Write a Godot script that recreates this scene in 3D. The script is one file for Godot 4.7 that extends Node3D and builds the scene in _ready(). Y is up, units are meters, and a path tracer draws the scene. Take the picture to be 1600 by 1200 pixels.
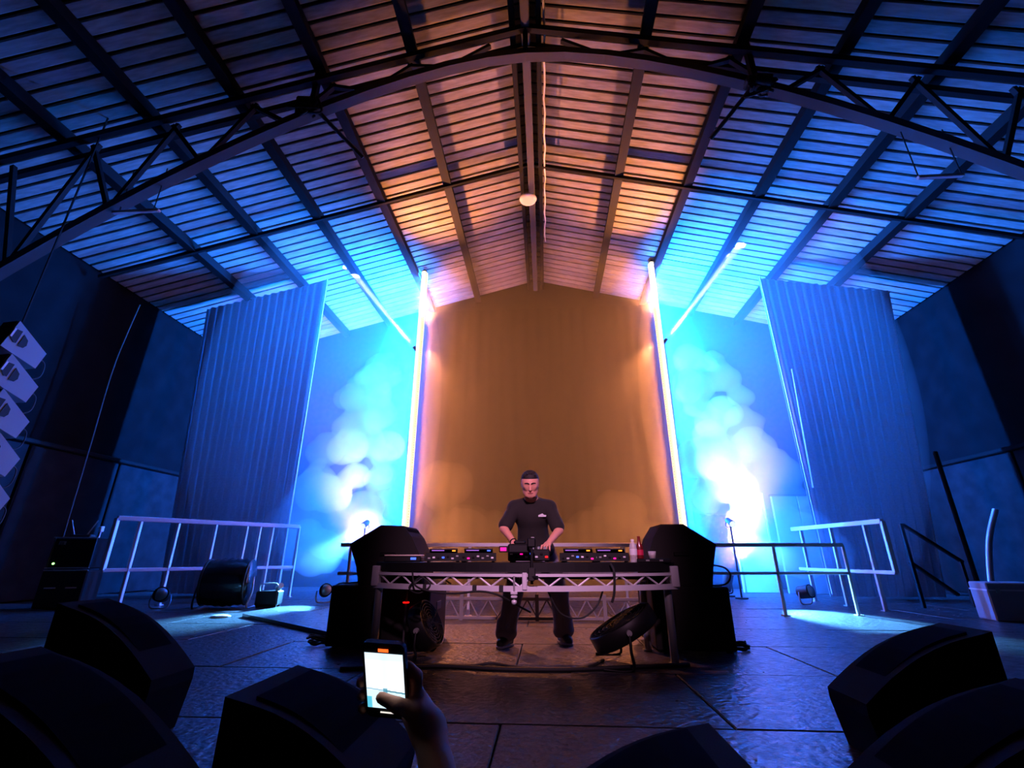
extends Node3D
# A club stage seen from the pit: two light columns, haze, a DJ behind a truss table, a gabled steel roof.
# World axes follow the hall: -z is up-stage, the stage deck is y = 0, the ridge runs along x = 0.

const ROOF_RIDGE := 10.2
const ROOF_SLOPE := 0.265
const WALL_X := 10.6

var taken := {}
var mats := {}
var rng := RandomNumberGenerator.new()

func _ready():
	rng.seed = 7
	camera_and_air()
	lights_of_the_columns()
	materials()
	shell()
	roof_frame()
	drapes()
	light_columns()
	column_lamps()
	rails()
	table_and_gear()
	loudspeakers()
	performer()
	stage_things()
	side_things()
	pit()
	smoke()

# ------------------------------------------------------------------ camera, air, light
func camera_and_air():
	var cam := Camera3D.new()
	cam.name = "camera"
	cam.fov = 79.61
	cam.near = 0.02
	cam.far = 80.0
	cam.position = Vector3(0.15, 0.85, 0.0)
	cam.rotation_degrees = Vector3(20.5, 4.0, 0.0)
	add_child(cam)
	cam.current = true
	var e := Environment.new()
	e.background_mode = Environment.BG_COLOR
	e.background_color = Color(0, 0, 0)
	e.tonemap_mode = Environment.TONE_MAPPER_LINEAR
	e.tonemap_exposure = 1.0
	e.volumetric_fog_enabled = true
	e.volumetric_fog_density = 0.0
	e.volumetric_fog_albedo = Color(1, 1, 1)
	e.volumetric_fog_anisotropy = 0.0
	e.sdfgi_enabled = true
	e.ssao_enabled = true
	e.ssil_enabled = true
	var w := WorldEnvironment.new()
	w.name = "air"
	w.environment = e
	add_child(w)

const TOWER_L := Vector3(-3.4, 0, -12.0)
const TOWER_R := Vector3(3.5, 0, -12.0)
const OUT_L := Vector3(-0.95, 0, -0.31)
const OUT_R := Vector3(0.985, 0, -0.17)
const BLUE := Color(0.08, 0.405, 1.0)
const WARM := Color(1.0, 0.58, 0.34)

func area(called: String, at: Vector3, towards: Vector3, size: Vector2, color: Color, energy: float):
	var l := AreaLight3D.new()
	l.name = called
	l.area_size = size
	l.light_color = color
	l.light_energy = energy
	l.shadow_enabled = true
	l.area_range = 60.0
	l.look_at_from_position(at, at + towards, Vector3.UP)
	add_child(l, true)
	return l

func spot(called: String, at: Vector3, to: Vector3, angle: float, color: Color, energy: float, size := 0.05, soft := 0.4):
	var l := SpotLight3D.new()
	l.name = called
	l.spot_angle = angle
	l.spot_angle_attenuation = soft
	l.spot_range = 60.0
	l.spot_attenuation = 2.0
	l.light_color = color
	l.light_energy = energy
	l.light_size = size
	l.shadow_enabled = true
	l.look_at_from_position(at, to, Vector3.UP if absf((to - at).normalized().y) < 0.98 else Vector3.RIGHT)
	add_child(l, true)
	return l

func lights_of_the_columns():
	# blue washes leave the outer faces of both columns; warm washes leave their inner backs, towards the backdrop
	for s in [-1, 1]:
		var base := TOWER_L if s < 0 else TOWER_R
		var out := OUT_L if s < 0 else OUT_R
		area("blue_wash", base + out * 0.16 + Vector3(0, 4.9, 0), out, Vector2(0.2, 8.4), BLUE, 820.0)
		area("warm_wash", base + Vector3(-s * 0.2, 4.6, -0.2), Vector3(-s * 0.75, 0, -0.66), Vector2(0.2, 8.2), WARM, 66.0)
		# added pale lamps at each column foot, put in to whiten the smoke
		spot("added_white_uplight", base + out * 0.8 + Vector3(0, 0.5, 0.45), base + out * 2.1 + Vector3(0, 5, 0.3), 27.0, Color(1.0, 0.66, 0.92), 175.0, 0.3, 1.0)
		spot("beam", base + out * 0.2 + Vector3(0, 6.6, 0.1), base + out * 3.4 + Vector3(0, 10.2, 2.6), 2.2, Color(0.8, 0.88, 1.0), 6000.0, 0.04, 0.8)
		area("blue_roof_wash", base + out * 0.17 + Vector3(0, 6.9, 0.05), (out + Vector3(0, 0.3, 0)).normalized(), Vector2(0.2, 2.4), Color(0.0, 0.46, 1.0), 360.0)
		# added lamps: a low one streaks the deck, a warm one rims the performer
		spot("added_deck_rake", base + out * 0.8 + Vector3(0, 1.5, 1.2), Vector3(s * 4.5, 0, -7.9), 13.0, Color(0.35, 0.68, 1.0), 900.0, 0.05, 0.8)
		spot("added_warm_back_spot", base + Vector3(-s * 0.3, 6.4, 0.2), Vector3(0, 0.1, -6.4), 14.0, WARM, 110.0, 0.1, 1.0)
		spot("warm_roof_spot", base - out * 0.2 + Vector3(0, 7.2, 0.1), Vector3(s * 1.6, 9.8, -8.6), 36.0, Color(1.0, 0.60, 0.28), 80.0, 0.15, 0.9)
	# pinkish front spot from the lighting bar over the pit
	spot("front_spot", Vector3(0.5, 4.6, 1.6), Vector3(-0.02, 1.15, -4.8), 12.5, Color(1.0, 0.72, 0.92), 62.0, 0.15, 0.8)
# ------------------------------------------------------------------ helpers
func numbered(called: String) -> String:
	taken[called] = taken.get(called, 0) + 1
	return called if taken[called] == 1 else "%s_%03d" % [called, taken[called] - 1]

func tag(o: Node, label := "", category := "", group := "", kind := ""):
	if label: o.set_meta("label", label)
	if category: o.set_meta("category", category)
	if group: o.set_meta("group", group)
	if kind: o.set_meta("kind", kind)
	return o

func thing(called: String, label: String, category: String, at := Vector3.ZERO, turn := 0.0, group := "") -> Node3D:
	var o := Node3D.new()
	o.name = numbered(called)
	o.position = at
	o.rotation.y = turn
	add_child(o)
	tag(o, label, category, group)
	return o

func mb() -> SurfaceTool:
	var st := SurfaceTool.new()
	st.begin(Mesh.PRIMITIVE_TRIANGLES)
	return st

func done(st: SurfaceTool) -> ArrayMesh:
	st.generate_normals()
	return st.commit()

func put(mesh: Mesh, called: String, m: Material, parent: Node = self, at := Vector3.ZERO, turn := Vector3.ZERO) -> MeshInstance3D:
	var o := MeshInstance3D.new()
	o.name = numbered(called) if parent == self else called
	o.mesh = mesh
	o.material_override = m
	o.position = at
	o.rotation = turn
	o.cast_shadow = GeometryInstance3D.SHADOW_CASTING_SETTING_ON
	parent.add_child(o, true)
	return o

func build(st: SurfaceTool, called: String, m: Material, parent: Node = self, at := Vector3.ZERO, turn := Vector3.ZERO) -> MeshInstance3D:
	return put(done(st), called, m, parent, at, turn)

func struct(o: Node, label := ""):
	o.set_meta("kind", "structure")
	if label: o.set_meta("label", label)
	return o

func tri(st: SurfaceTool, a: Vector3, b: Vector3, c: Vector3):
	st.add_vertex(a); st.add_vertex(b); st.add_vertex(c)

# corners given counter-clockwise as seen from outside; Godot's front faces run clockwise
func quad(st: SurfaceTool, a: Vector3, b: Vector3, c: Vector3, d: Vector3):
	tri(st, a, c, b); tri(st, a, d, c)

func flat(st: SurfaceTool):
	st.set_smooth_group(-1)

func smooth(st: SurfaceTool, g := 1):
	st.set_smooth_group(g)

# box with chamfered edges, in the frame t
func box(st: SurfaceTool, size: Vector3, t := Transform3D(), bevel := 0.0):
	flat(st)
	var h := size * 0.5
	if bevel <= 0.0:
		var p := []
		for i in 8:
			p.append(t * Vector3(h.x * (1 if i & 1 else -1), h.y * (1 if i & 2 else -1), h.z * (1 if i & 4 else -1)))
		quad(st, p[4], p[5], p[7], p[6]); quad(st, p[1], p[0], p[2], p[3])
		quad(st, p[5], p[1], p[3], p[7]); quad(st, p[0], p[4], p[6], p[2])
		quad(st, p[6], p[7], p[3], p[2]); quad(st, p[0], p[1], p[5], p[4])
		return
	var b := minf(bevel, minf(h.x, minf(h.y, h.z)) * 0.9)
	var faces := [[0, 1, 2], [1, 2, 0], [2, 0, 1]]
	for f in faces:
		for s in [-1.0, 1.0]:
			var q := []
			for uv in [[-1, -1], [1, -1], [1, 1], [-1, 1]]:
				var v := Vector3.ZERO
				v[f[0]] = s * h[f[0]]
				v[f[1]] = uv[0] * (h[f[1]] - b)
				v[f[2]] = uv[1] * (h[f[2]] - b)
				q.append(t * v)
			if s > 0: quad(st, q[0], q[1], q[2], q[3])
			else: quad(st, q[3], q[2], q[1], q[0])
	for f in faces:      # edges along axis f[0]
		for s1 in [-1.0, 1.0]:
			for s2 in [-1.0, 1.0]:
				var q := []
				for k in [[-1, 0], [1, 0], [1, 1], [-1, 1]]:
					var v := Vector3.ZERO
					v[f[0]] = k[0] * (h[f[0]] - b)
					v[f[1]] = s1 * (h[f[1]] - (b if k[1] else 0.0))
					v[f[2]] = s2 * (h[f[2]] - (0.0 if k[1] else b))
					q.append(t * v)
				if s1 * s2 > 0: quad(st, q[0], q[1], q[2], q[3])
				else: quad(st, q[3], q[2], q[1], q[0])
	for sx in [-1.0, 1.0]:
		for sy in [-1.0, 1.0]:
			for sz in [-1.0, 1.0]:
				var a := t * Vector3(sx * h.x, sy * (h.y - b), sz * (h.z - b))
				var c := t * Vector3(sx * (h.x - b), sy * h.y, sz * (h.z - b))
				var d := t * Vector3(sx * (h.x - b), sy * (h.y - b), sz * h.z)
				if sx * sy * sz > 0: tri(st, a, d, c)
				else: tri(st, a, c, d)

func at(p: Vector3, turn := Vector3.ZERO) -> Transform3D:
	return Transform3D(Basis.from_euler(turn), p)

# frame at a whose y axis points to b
func along(a: Vector3, b: Vector3, roll := 0.0) -> Transform3D:
	var y := (b - a).normalized()
	var ref := Vector3.UP if absf(y.y) < 0.95 else Vector3.FORWARD
	var x := ref.cross(y).normalized()
	var z := x.cross(y).normalized()
	return Transform3D(Basis(x, y, z) * Basis(Vector3.UP, roll), a)

# square or flat bar from a to b
func bar(st: SurfaceTool, a: Vector3, b: Vector3, w: float, d := -1.0, bevel := 0.0, roll := 0.0):
	var t := along(a, b, roll)
	box(st, Vector3(w, a.distance_to(b), d if d > 0.0 else w), t * at(Vector3(0, a.distance_to(b) * 0.5, 0)), bevel)

# round bar
func rod(st: SurfaceTool, a: Vector3, b: Vector3, ra: float, rb := -1.0, sides := 10, caps := true):
	if rb < 0.0: rb = ra
	var t := along(a, b)
	var l := a.distance_to(b)
	var p := []
	var q := []
	for i in sides:
		var an := TAU * i / sides
		p.append(t * Vector3(cos(an) * ra, 0, sin(an) * ra))
		q.append(t * Vector3(cos(an) * rb, l, sin(an) * rb))
	smooth(st)
	for i in sides:
		var j := (i + 1) % sides
		quad(st, p[j], p[i], q[i], q[j])
	if caps:
		flat(st)
		for i in range(1, sides - 1):
			tri(st, p[0], p[i + 1], p[i])
			tri(st, q[0], q[i], q[i + 1])

# tube along points
func tube(st: SurfaceTool, pts: Array, r: float, sides := 8, taper := 1.0):
	var rings := []
	var side := Vector3.ZERO
	for i in pts.size():
		var d: Vector3 = (pts[mini(i + 1, pts.size() - 1)] - pts[maxi(i - 1, 0)]).normalized()
		if i == 0:
			side = d.cross(Vector3.UP if absf(d.y) < 0.9 else Vector3.RIGHT).normalized()
		else:
			side = (side - d * side.dot(d)).normalized()
		var up := d.cross(side)
		var ring := []
		var rr := r * lerpf(1.0, taper, float(i) / maxf(1.0, pts.size() - 1))
		for k in sides:
			var an := TAU * k / sides
			ring.append(pts[i] + (side * cos(an) + up * sin(an)) * rr)
		rings.append(ring)
	smooth(st)
	for i in rings.size() - 1:
		for k in sides:
			var j := (k + 1) % sides
			quad(st, rings[i][k], rings[i][j], rings[i + 1][j], rings[i + 1][k])
	flat(st)
	for k in range(1, sides - 1):
		tri(st, rings[0][0], rings[0][k], rings[0][k + 1])
		tri(st, rings[-1][0], rings[-1][k + 1], rings[-1][k])

# Catmull-Rom through points
func curve(pts: Array, steps := 6) -> Array:
	var out := []
	for i in pts.size() - 1:
		var a: Vector3 = pts[maxi(i - 1, 0)]
		var b: Vector3 = pts[i]
		var c: Vector3 = pts[i + 1]
		var d: Vector3 = pts[mini(i + 2, pts.size() - 1)]
		for k in steps:
			out.append(b.cubic_interpolate(c, a, d, float(k) / steps))
	out.append(pts[-1])
	return out

# profile of (radius, height) turned round y, bottom to top
func lathe(st: SurfaceTool, prof: Array, t := Transform3D(), sides := 20, hard := false):
	var rings := []
	for p in prof:
		var ring := []
		for k in sides:
			var an := TAU * k / sides
			ring.append(t * Vector3(cos(an) * p[0], p[1], sin(an) * p[0]))
		rings.append(ring)
	for i in rings.size() - 1:
		smooth(st, i + 2 if hard else 1)
		for k in sides:
			var j := (k + 1) % sides
			quad(st, rings[i][j], rings[i][k], rings[i + 1][k], rings[i + 1][j])

# closed polygon in the xy plane (counter-clockwise), pushed from z0 to z1
func prism(st: SurfaceTool, poly: PackedVector2Array, z0: float, z1: float, t := Transform3D()):
	flat(st)
	if Geometry2D.is_polygon_clockwise(poly):
		poly = poly.duplicate()
		poly.reverse()
	var idx := Geometry2D.triangulate_polygon(poly)
	for i in range(0, idx.size(), 3):
		var a := poly[idx[i]]
		var b := poly[idx[i + 1]]
		var c := poly[idx[i + 2]]
		if (b - a).cross(c - a) < 0:
			var s := b
			b = c
			c = s
		tri(st, t * Vector3(a.x, a.y, z1), t * Vector3(c.x, c.y, z1), t * Vector3(b.x, b.y, z1))
		tri(st, t * Vector3(a.x, a.y, z0), t * Vector3(b.x, b.y, z0), t * Vector3(c.x, c.y, z0))
	for i in poly.size():
		var p := poly[i]
		var q := poly[(i + 1) % poly.size()]
		quad(st, t * Vector3(p.x, p.y, z1), t * Vector3(p.x, p.y, z0), t * Vector3(q.x, q.y, z0), t * Vector3(q.x, q.y, z1))

func torus(st: SurfaceTool, R: float, r: float, t := Transform3D(), n := 28, m := 8):
	smooth(st)
	for i in n:
		for k in m:
			var q := []
			for d in [[0, 0], [1, 0], [1, 1], [0, 1]]:
				var u: float = TAU * (i + d[0]) / n
				var v: float = TAU * (k + d[1]) / m
				q.append(t * Vector3((R + r * cos(v)) * cos(u), r * sin(v), (R + r * cos(v)) * sin(u)))
			quad(st, q[1], q[0], q[3], q[2])

# ------------------------------------------------------------------ materials
func noise_tex(freq: float, lo: Color, hi: Color, seed_: int, octaves := 4, size := 512, kind := FastNoiseLite.TYPE_SIMPLEX_SMOOTH) -> NoiseTexture2D:
	var n := FastNoiseLite.new()
	n.noise_type = kind
	n.frequency = freq
	n.fractal_octaves = octaves
	n.seed = seed_
	var t := NoiseTexture2D.new()
	t.width = size
	t.height = size
	t.seamless = true
	t.noise = n
	var g := Gradient.new()
	g.set_color(0, lo)
	g.set_color(1, hi)
	t.color_ramp = g
	return t

func mat(called: String, color: Color, rough := 0.6, metal := 0.0, spec := 0.5) -> StandardMaterial3D:
	var m := StandardMaterial3D.new()
	m.resource_name = called
	m.albedo_color = color
	m.roughness = rough
	m.metallic = metal
	m.metallic_specular = spec
	mats[called] = m
	return m

func textured(m: StandardMaterial3D, tex: Texture2D, scale: Vector3):
	m.albedo_texture = tex
	m.uv1_triplanar = true
	m.uv1_world_triplanar = true
	m.uv1_scale = scale
	return m

func glow(called: String, color: Color, energy: float) -> StandardMaterial3D:
	var m := mat(called, Color(0.1, 0.1, 0.1), 0.5)
	m.emission_enabled = true
	m.emission = color
	m.emission_energy_multiplier = energy
	return m

func materials():
	var deck := mat("stage deck", Color(0.28, 0.275, 0.28), 0.45, 0.0, 0.5)
	textured(deck, noise_tex(0.02, Color(0.55, 0.54, 0.53), Color(1, 1, 1), 3, 5), Vector3(0.5, 0.5, 0.5))
	deck.roughness_texture = noise_tex(0.03, Color(0.55, 0.55, 0.55), Color(1, 1, 1), 9, 5)
	var bump := noise_tex(0.06, Color(0, 0, 0), Color(1, 1, 1), 12, 5)
	bump.color_ramp = null
	bump.as_normal_map = true
	bump.bump_strength = 5.0
	deck.normal_enabled = true
	deck.normal_texture = bump
	deck.normal_scale = 0.35
	mat("gap", Color(0.03, 0.03, 0.03), 0.9)
	var roof := mat("roof sheet", Color(0.66, 0.64, 0.62), 0.5, 0.0, 0.4)
	textured(roof, noise_tex(0.015, Color(0.72, 0.70, 0.68), Color(1, 1, 1), 5, 5), Vector3(0.25, 0.25, 1.5))
	var roof2 := mat("roof sheet dull", Color(0.60, 0.58, 0.57), 0.55, 0.0, 0.4)
	roof2.albedo_texture = roof.albedo_texture
	roof2.uv1_triplanar = true
	roof2.uv1_world_triplanar = true
	roof2.uv1_scale = Vector3(0.3, 0.3, 1.7)
	mat("dark steel", Color(0.055, 0.05, 0.05), 0.7, 0.0, 0.3)
	mat("grey steel", Color(0.24, 0.225, 0.225), 0.6, 0.0, 0.5)
	mat("tube silver", Color(0.62, 0.62, 0.62), 0.4, 0.5)
	var wallm := mat("dark wall", Color(0.075, 0.075, 0.08), 0.9, 0.0, 0.2)
	textured(wallm, noise_tex(0.01, Color(0.7, 0.7, 0.7), Color(1, 1, 1), 21, 4), Vector3(0.3, 0.3, 0.3))
	var low := mat("wainscot", Color(0.15, 0.155, 0.165), 0.8, 0.0, 0.2)
	textured(low, noise_tex(0.01, Color(0.75, 0.75, 0.75), Color(1, 1, 1), 22, 4), Vector3(0.4, 0.4, 0.4))
	var cloth := mat("drape", Color(0.80, 0.81, 0.84), 0.95)
	textured(cloth, noise_tex(0.08, Color(0.85, 0.85, 0.85), Color(1, 1, 1), 31, 3, 256), Vector3(1, 1, 1))
	cloth.backlight_enabled = true
	cloth.backlight = Color(0.9, 0.9, 0.9)
	mat("black cloth", Color(0.035, 0.033, 0.033), 1.0, 0.0, 0.1)
	mat("alloy", Color(0.80, 0.79, 0.82), 0.42, 0.25)
	var cab := mat("cabinet", Color(0.195, 0.188, 0.188), 0.92, 0.0, 0.15)
	textured(cab, noise_tex(0.2, Color(0.75, 0.75, 0.75), Color(1, 1, 1), 41, 2, 256), Vector3(3, 3, 3))
	mat("black plastic", Color(0.06, 0.06, 0.065), 0.5, 0.0, 0.35)
	mat("grille cloth", Color(0.05, 0.05, 0.052), 1.0, 0.0, 0.1)
	mat("rubber", Color(0.05, 0.05, 0.05), 0.7)
	mat("haze dimmed alloy", Color(0.48, 0.45, 0.45), 0.55)  # darker alloy; dimness behind the haze is put into the colour
	mat("array grey", Color(0.55, 0.56, 0.58), 0.6)
	mat("white metal", Color(0.86, 0.86, 0.88), 0.45)
	glow("column led warm", Color(1.0, 0.84, 0.66), 2.0)
	glow("lamp lens pale", Color(0.8, 0.85, 1.0), 1.5)
	glow("lamp lens pink", Color(1.0, 0.75, 0.85), 1.5)
	glow("column led white", Color(1.0, 0.92, 0.80), 1.7)
	glow("column led blue", Color(0.4, 0.65, 1.0), 1.2)
# ------------------------------------------------------------------ hall
func roof_y(x: float) -> float:
	return ROOF_RIDGE - ROOF_SLOPE * absf(x)

func shell():
	# stage deck: plywood sheets with real joints over a dark carcass
	var fl := Node3D.new()
	fl.name = "floor"
	add_child(fl)
	struct(fl, "dark painted plywood stage deck with open joints")
	var st := mb()
	box(st, Vector3(21.6, 0.2, 17.4), at(Vector3(0, -0.13, -5.9)))
	build(st, "subfloor", mats["gap"], fl)
	var sheet_a := mb()
	box(sheet_a, Vector3(2.43, 0.03, 1.21), Transform3D(), 0.006)
	var ma := done(sheet_a)
	for i in 9:
		for k in 14:
			var z := 1.9 - 1.22 * k - 0.6
			var x := (i - 4) * 2.44 + (1.1 if k % 2 else -0.1)
			if absf(x) > 10.0: continue
			put(ma, "deck_sheet", mats["stage deck"], fl, Vector3(x, -0.015 + 0.002 * ((i * 7 + k * 3) % 3 - 1), z))
	# walls
	for s in [-1, 1]:
		var w := Node3D.new()
		w.name = "wall_left" if s < 0 else "wall_right"
		add_child(w)
		struct(w, "tall dark side wall above a lighter panelled dado")
		var a := mb()
		box(a, Vector3(0.3, 11.0, 18.0), at(Vector3(s * (WALL_X + 0.2), 5.2, -5.6)))
		build(a, "upper_wall", mats["dark wall"], w)
		var zs := [1.5, -1.2, -3.9, -6.6, -8.75, -10.9, -13.9]
		for i in zs.size() - 1:
			var b := mb()
			box(b, Vector3(0.12, 3.05, absf(zs[i + 1] - zs[i]) - 0.06), at(Vector3(s * (WALL_X - 0.01), 1.52, (zs[i] + zs[i + 1]) * 0.5)), 0.02)
			build(b, "dado_panel", mats["wainscot"], w)
		var c := mb()
		box(c, Vector3(0.2, 0.1, 15.4), at(Vector3(s * (WALL_X - 0.05), 3.1, -6.2)), 0.02)
		build(c, "ledge", mats["dark steel"], w)
	var bw := mb()
	box(bw, Vector3(22.0, 11.0, 0.3), at(Vector3(0, 5.2, -14.6)))
	struct(build(bw, "wall_back", mats["dark wall"]), "dark rear wall of the hall")
	var fw := mb()
	box(fw, Vector3(22.0, 11.0, 0.3), at(Vector3(0, 5.2, 3.2)))
	struct(build(fw, "wall_front", mats["dark wall"]), "dark wall of the hall behind the pit")
	# roof: sheets side by side, each lapping with a sunk joint
	var ce := Node3D.new()
	ce.name = "ceiling"
	add_child(ce)
	struct(ce, "gabled roof lined with narrow metal sheets across the hall")
	var cover := mb()
	prism(cover, PackedVector2Array([Vector2(-11, roof_y(11) + 0.06), Vector2(0, ROOF_RIDGE + 0.06), Vector2(11, roof_y(11) + 0.06), Vector2(11, roof_y(11) + 0.26), Vector2(0, ROOF_RIDGE + 0.26), Vector2(-11, roof_y(11) + 0.26)]), -14.7, 3.3)
	build(cover, "roof_deck", mats["gap"], ce)
	var l := sqrt(1.0 + ROOF_SLOPE * ROOF_SLOPE) * 10.6
	var pan := mb()
	box(pan, Vector3(l, 0.05, 0.205), Transform3D(), 0.012)
	var pm := done(pan)
	for s in [-1, 1]:
		for k in 62:
			var z := 1.0 - 0.25 * k
			var o := put(pm, "roof_sheet", mats["roof sheet"] if (k * 5 + s) % 3 else mats["roof sheet dull"], ce, Vector3(s * 5.3, roof_y(5.3) + 0.02, z))
			o.rotation.z = -s * atan(ROOF_SLOPE)

func sweep_box(st: SurfaceTool, pts: Array, w: float, h: float):
	for i in pts.size() - 1:
		var a: Vector3 = pts[i]
		var b: Vector3 = pts[i + 1]
		var d := (b - a).normalized()
		box(st, Vector3(w, h, a.distance_to(b) + 0.01), Transform3D(Basis.looking_at(d), (a + b) * 0.5))

func roof_frame():
	# purlins along the hall under the sheets
	var n := 1
	for x in [-8.2, -6.7, -5.2, -3.65, -2.05, 2.1, 3.65, 5.2, 6.7, 8.2]:
		var st := mb()
		box(st, Vector3(0.13, 0.24, 16.6), at(Vector3(x, roof_y(x) - 0.17, -6.0)), 0.015)
		box(st, Vector3(0.2, 0.02, 16.6), at(Vector3(x, roof_y(x) - 0.29, -6.0)))
		var o := build(st, "trim_%d" % n, mats["dark steel"])
		struct(o, "dark steel purlin running the length of the roof")
		n += 1
	for s in [-1, 1]:
		var st := mb()
		box(st, Vector3(0.1, 0.3, 16.6), at(Vector3(s * 0.24, roof_y(0.24) - 0.2, -6.0)), 0.015)
		struct(build(st, "trim_%d" % n, mats["dark steel"]), "dark steel beam beside the ridge")
		n += 1
	var rb := mb()
	box(rb, Vector3(0.16, 0.22, 16.6), at(Vector3(0, ROOF_RIDGE - 0.36, -6.0)), 0.015)
	struct(build(rb, "trim_%d" % n, mats["grey steel"]), "grey ridge beam")
	n += 1
	var cable := mb()
	var pts := []
	for k in 40:
		pts.append(Vector3(0.34 + 0.015 * sin(k * 2.3), ROOF_RIDGE - 0.42 + 0.02 * sin(k * 1.7), 0.5 - k * 0.31))
	tube(cable, pts, 0.02, 6)
	tag(build(cable, "ridge_cable", mats["white metal"]), "pale cable clipped along the ridge beam of the roof", "cable")
	# transverse rafter near the rear of the roof
	for s in [-1, 1]:
		var st := mb()
		var a := Vector3(0, ROOF_RIDGE - 0.3, -8.75)
		var b := Vector3(s * 10.4, roof_y(10.4) - 0.3, -8.75)
		sweep_box(st, [a, b], 0.06, 0.09)
		struct(build(st, "trim_%d" % n, mats["dark steel"]), "thin dark rafter crossing the rear of the roof")
		n += 1
	# the arched lattice truss over the front of the stage
	var t := thing("roof_truss", "long arched steel lattice truss spanning the hall under the roof", "truss", Vector3(0, 0, -5.7))
	var low := []
	var xs := []
	for k in 29:
		var x := -9.8 + 0.7 * k
		xs.append(x)
		low.append(Vector3(x, 9.31 - 0.45 * (sqrt(1.0 + x * x * 0.36) - 1.0) - 0.032 * x * x, 0))
	var st := mb()
	sweep_box(st, low, 0.17, 0.14)
	build(st, "lower_chord", mats["grey steel"], t)
	for s in [-1, 1]:
		for dz in [-0.16, 0.16]:
			var u := mb()
			sweep_box(u, [Vector3(0, roof_y(0) - 0.42, dz), Vector3(s * 10.0, roof_y(10.0) - 0.42, dz)], 0.09, 0.12)
			build(u, "upper_chord", mats["dark steel"], t)
	for k in range(0, 13):
		var i := k * 2 + 2
		var p: Vector3 = low[i]
		var side := signf(p.x) if absf(p.x) > 0.01 else 1.0
		for e in [-0.75, 0.75]:
			var q := Vector3(p.x + e, roof_y(p.x + e) - 0.42, 0)
			if absf(q.x) > 9.9 or absf(p.x) < 0.1: continue
			var w := mb()
			bar(w, p, q, 0.07, 0.07)
			build(w, "brace", mats["dark steel"], t)
	for x in [-3.75, 0.0, 3.75]:
		var w := mb()
		bar(w, Vector3(x, 9.31 - 0.45 * (sqrt(1.0 + x * x * 0.36) - 1.0) - 0.032 * x * x, 0.1), Vector3(x, roof_y(x) - 0.05, 0.1), 0.09, 0.09)
		build(w, "hanger", mats["dark steel"], t)
	# raking struts under the truss
	for a in [[Vector3(-3.75, 8.25, -5.6), Vector3(-3.05, 7.75, -6.3)], [Vector3(3.75, 8.1, -5.6), Vector3(3.15, 7.6, -6.2)]]:
		var w := mb()
		rod(w, a[0], a[1], 0.035, -1, 8)
		var side_word := "hanging array" if a[0].x < 0 else "white door panel"
		tag(build(w, "raking_strut", mats["grey steel"]), "short raking steel strut under the roof truss, on the side of the %s" % side_word, "strut")
	# rigging: motors and knotted cable at both hang points
	for s in [-1, 1]:
		var side_word := "hanging array" if s < 0 else "white door panel"
		var c := Vector3(-3.85 if s < 0 else 3.8, 8.28 if s < 0 else 8.1, -5.62)
		var g := thing("rigging_bundle", "black rigging clamp and cable bundle on the truss, side of the %s" % side_word, "rigging", c)
		var b := mb()
		box(b, Vector3(0.42, 0.16, 0.2), at(Vector3.ZERO, Vector3(0, 0, s * -0.25)), 0.03)
		rod(b, Vector3(-0.1, -0.02, 0.1), Vector3(0.14, -0.06, 0.1), 0.09)
		build(b, "clamp", mats["black plastic"], g)
		for k in 5:
			var r := RandomNumberGenerator.new()
			r.seed = 50 + k + s
			var q := mb()
			var path := []
			for j in 6:
				path.append(Vector3(r.randf_range(-0.28, 0.28), r.randf_range(-0.24, 0.14), r.randf_range(-0.1, 0.14)))
			tube(q, curve(path, 5), 0.022, 6)
			build(q, "cable_loop", mats["rubber"], g)
	# light battens hung under the ends of the truss
	for a in [[-6.9, -6.08, 6.2, "hanging speaker array"], [5.74, 6.38, 6.08, "white door panel"]]:
		var g := thing("light_batten", "pale unlit batten bar hung below the truss end, side of the %s" % a[3], "batten", Vector3((a[0] + a[1]) * 0.5, a[2], -5.7))
		var w := mb()
		box(w, Vector3(a[1] - a[0], 0.05, 0.07), Transform3D(), 0.012)
		build(w, "bar", mats["white metal"], g)
		for e in [-1, 1]:
			var q := mb()
			bar(q, Vector3(e * 0.3, 0, 0), Vector3(e * 0.3, 0.9, 0), 0.012)
			build(q, "wire", mats["dark steel"], g)
	# round white fitting under the ridge
	var d := thing("ceiling_disc", "round pale ceiling fitting hanging under the ridge beam", "ceiling light", Vector3(-0.1, 9.55, -9.55))
	var q := mb()
	lathe(q, [[0.0, -0.05], [0.13, -0.05], [0.21, -0.035], [0.225, 0.0], [0.21, 0.03], [0.08, 0.06], [0.0, 0.06]], Transform3D(), 28)
	build(q, "shade", mats["white metal"], d)
	var q2 := mb()
	rod(q2, Vector3(0, 0.05, 0), Vector3(0.05, 0.4, 0), 0.015)
	build(q2, "stem", mats["dark steel"], d)

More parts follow.
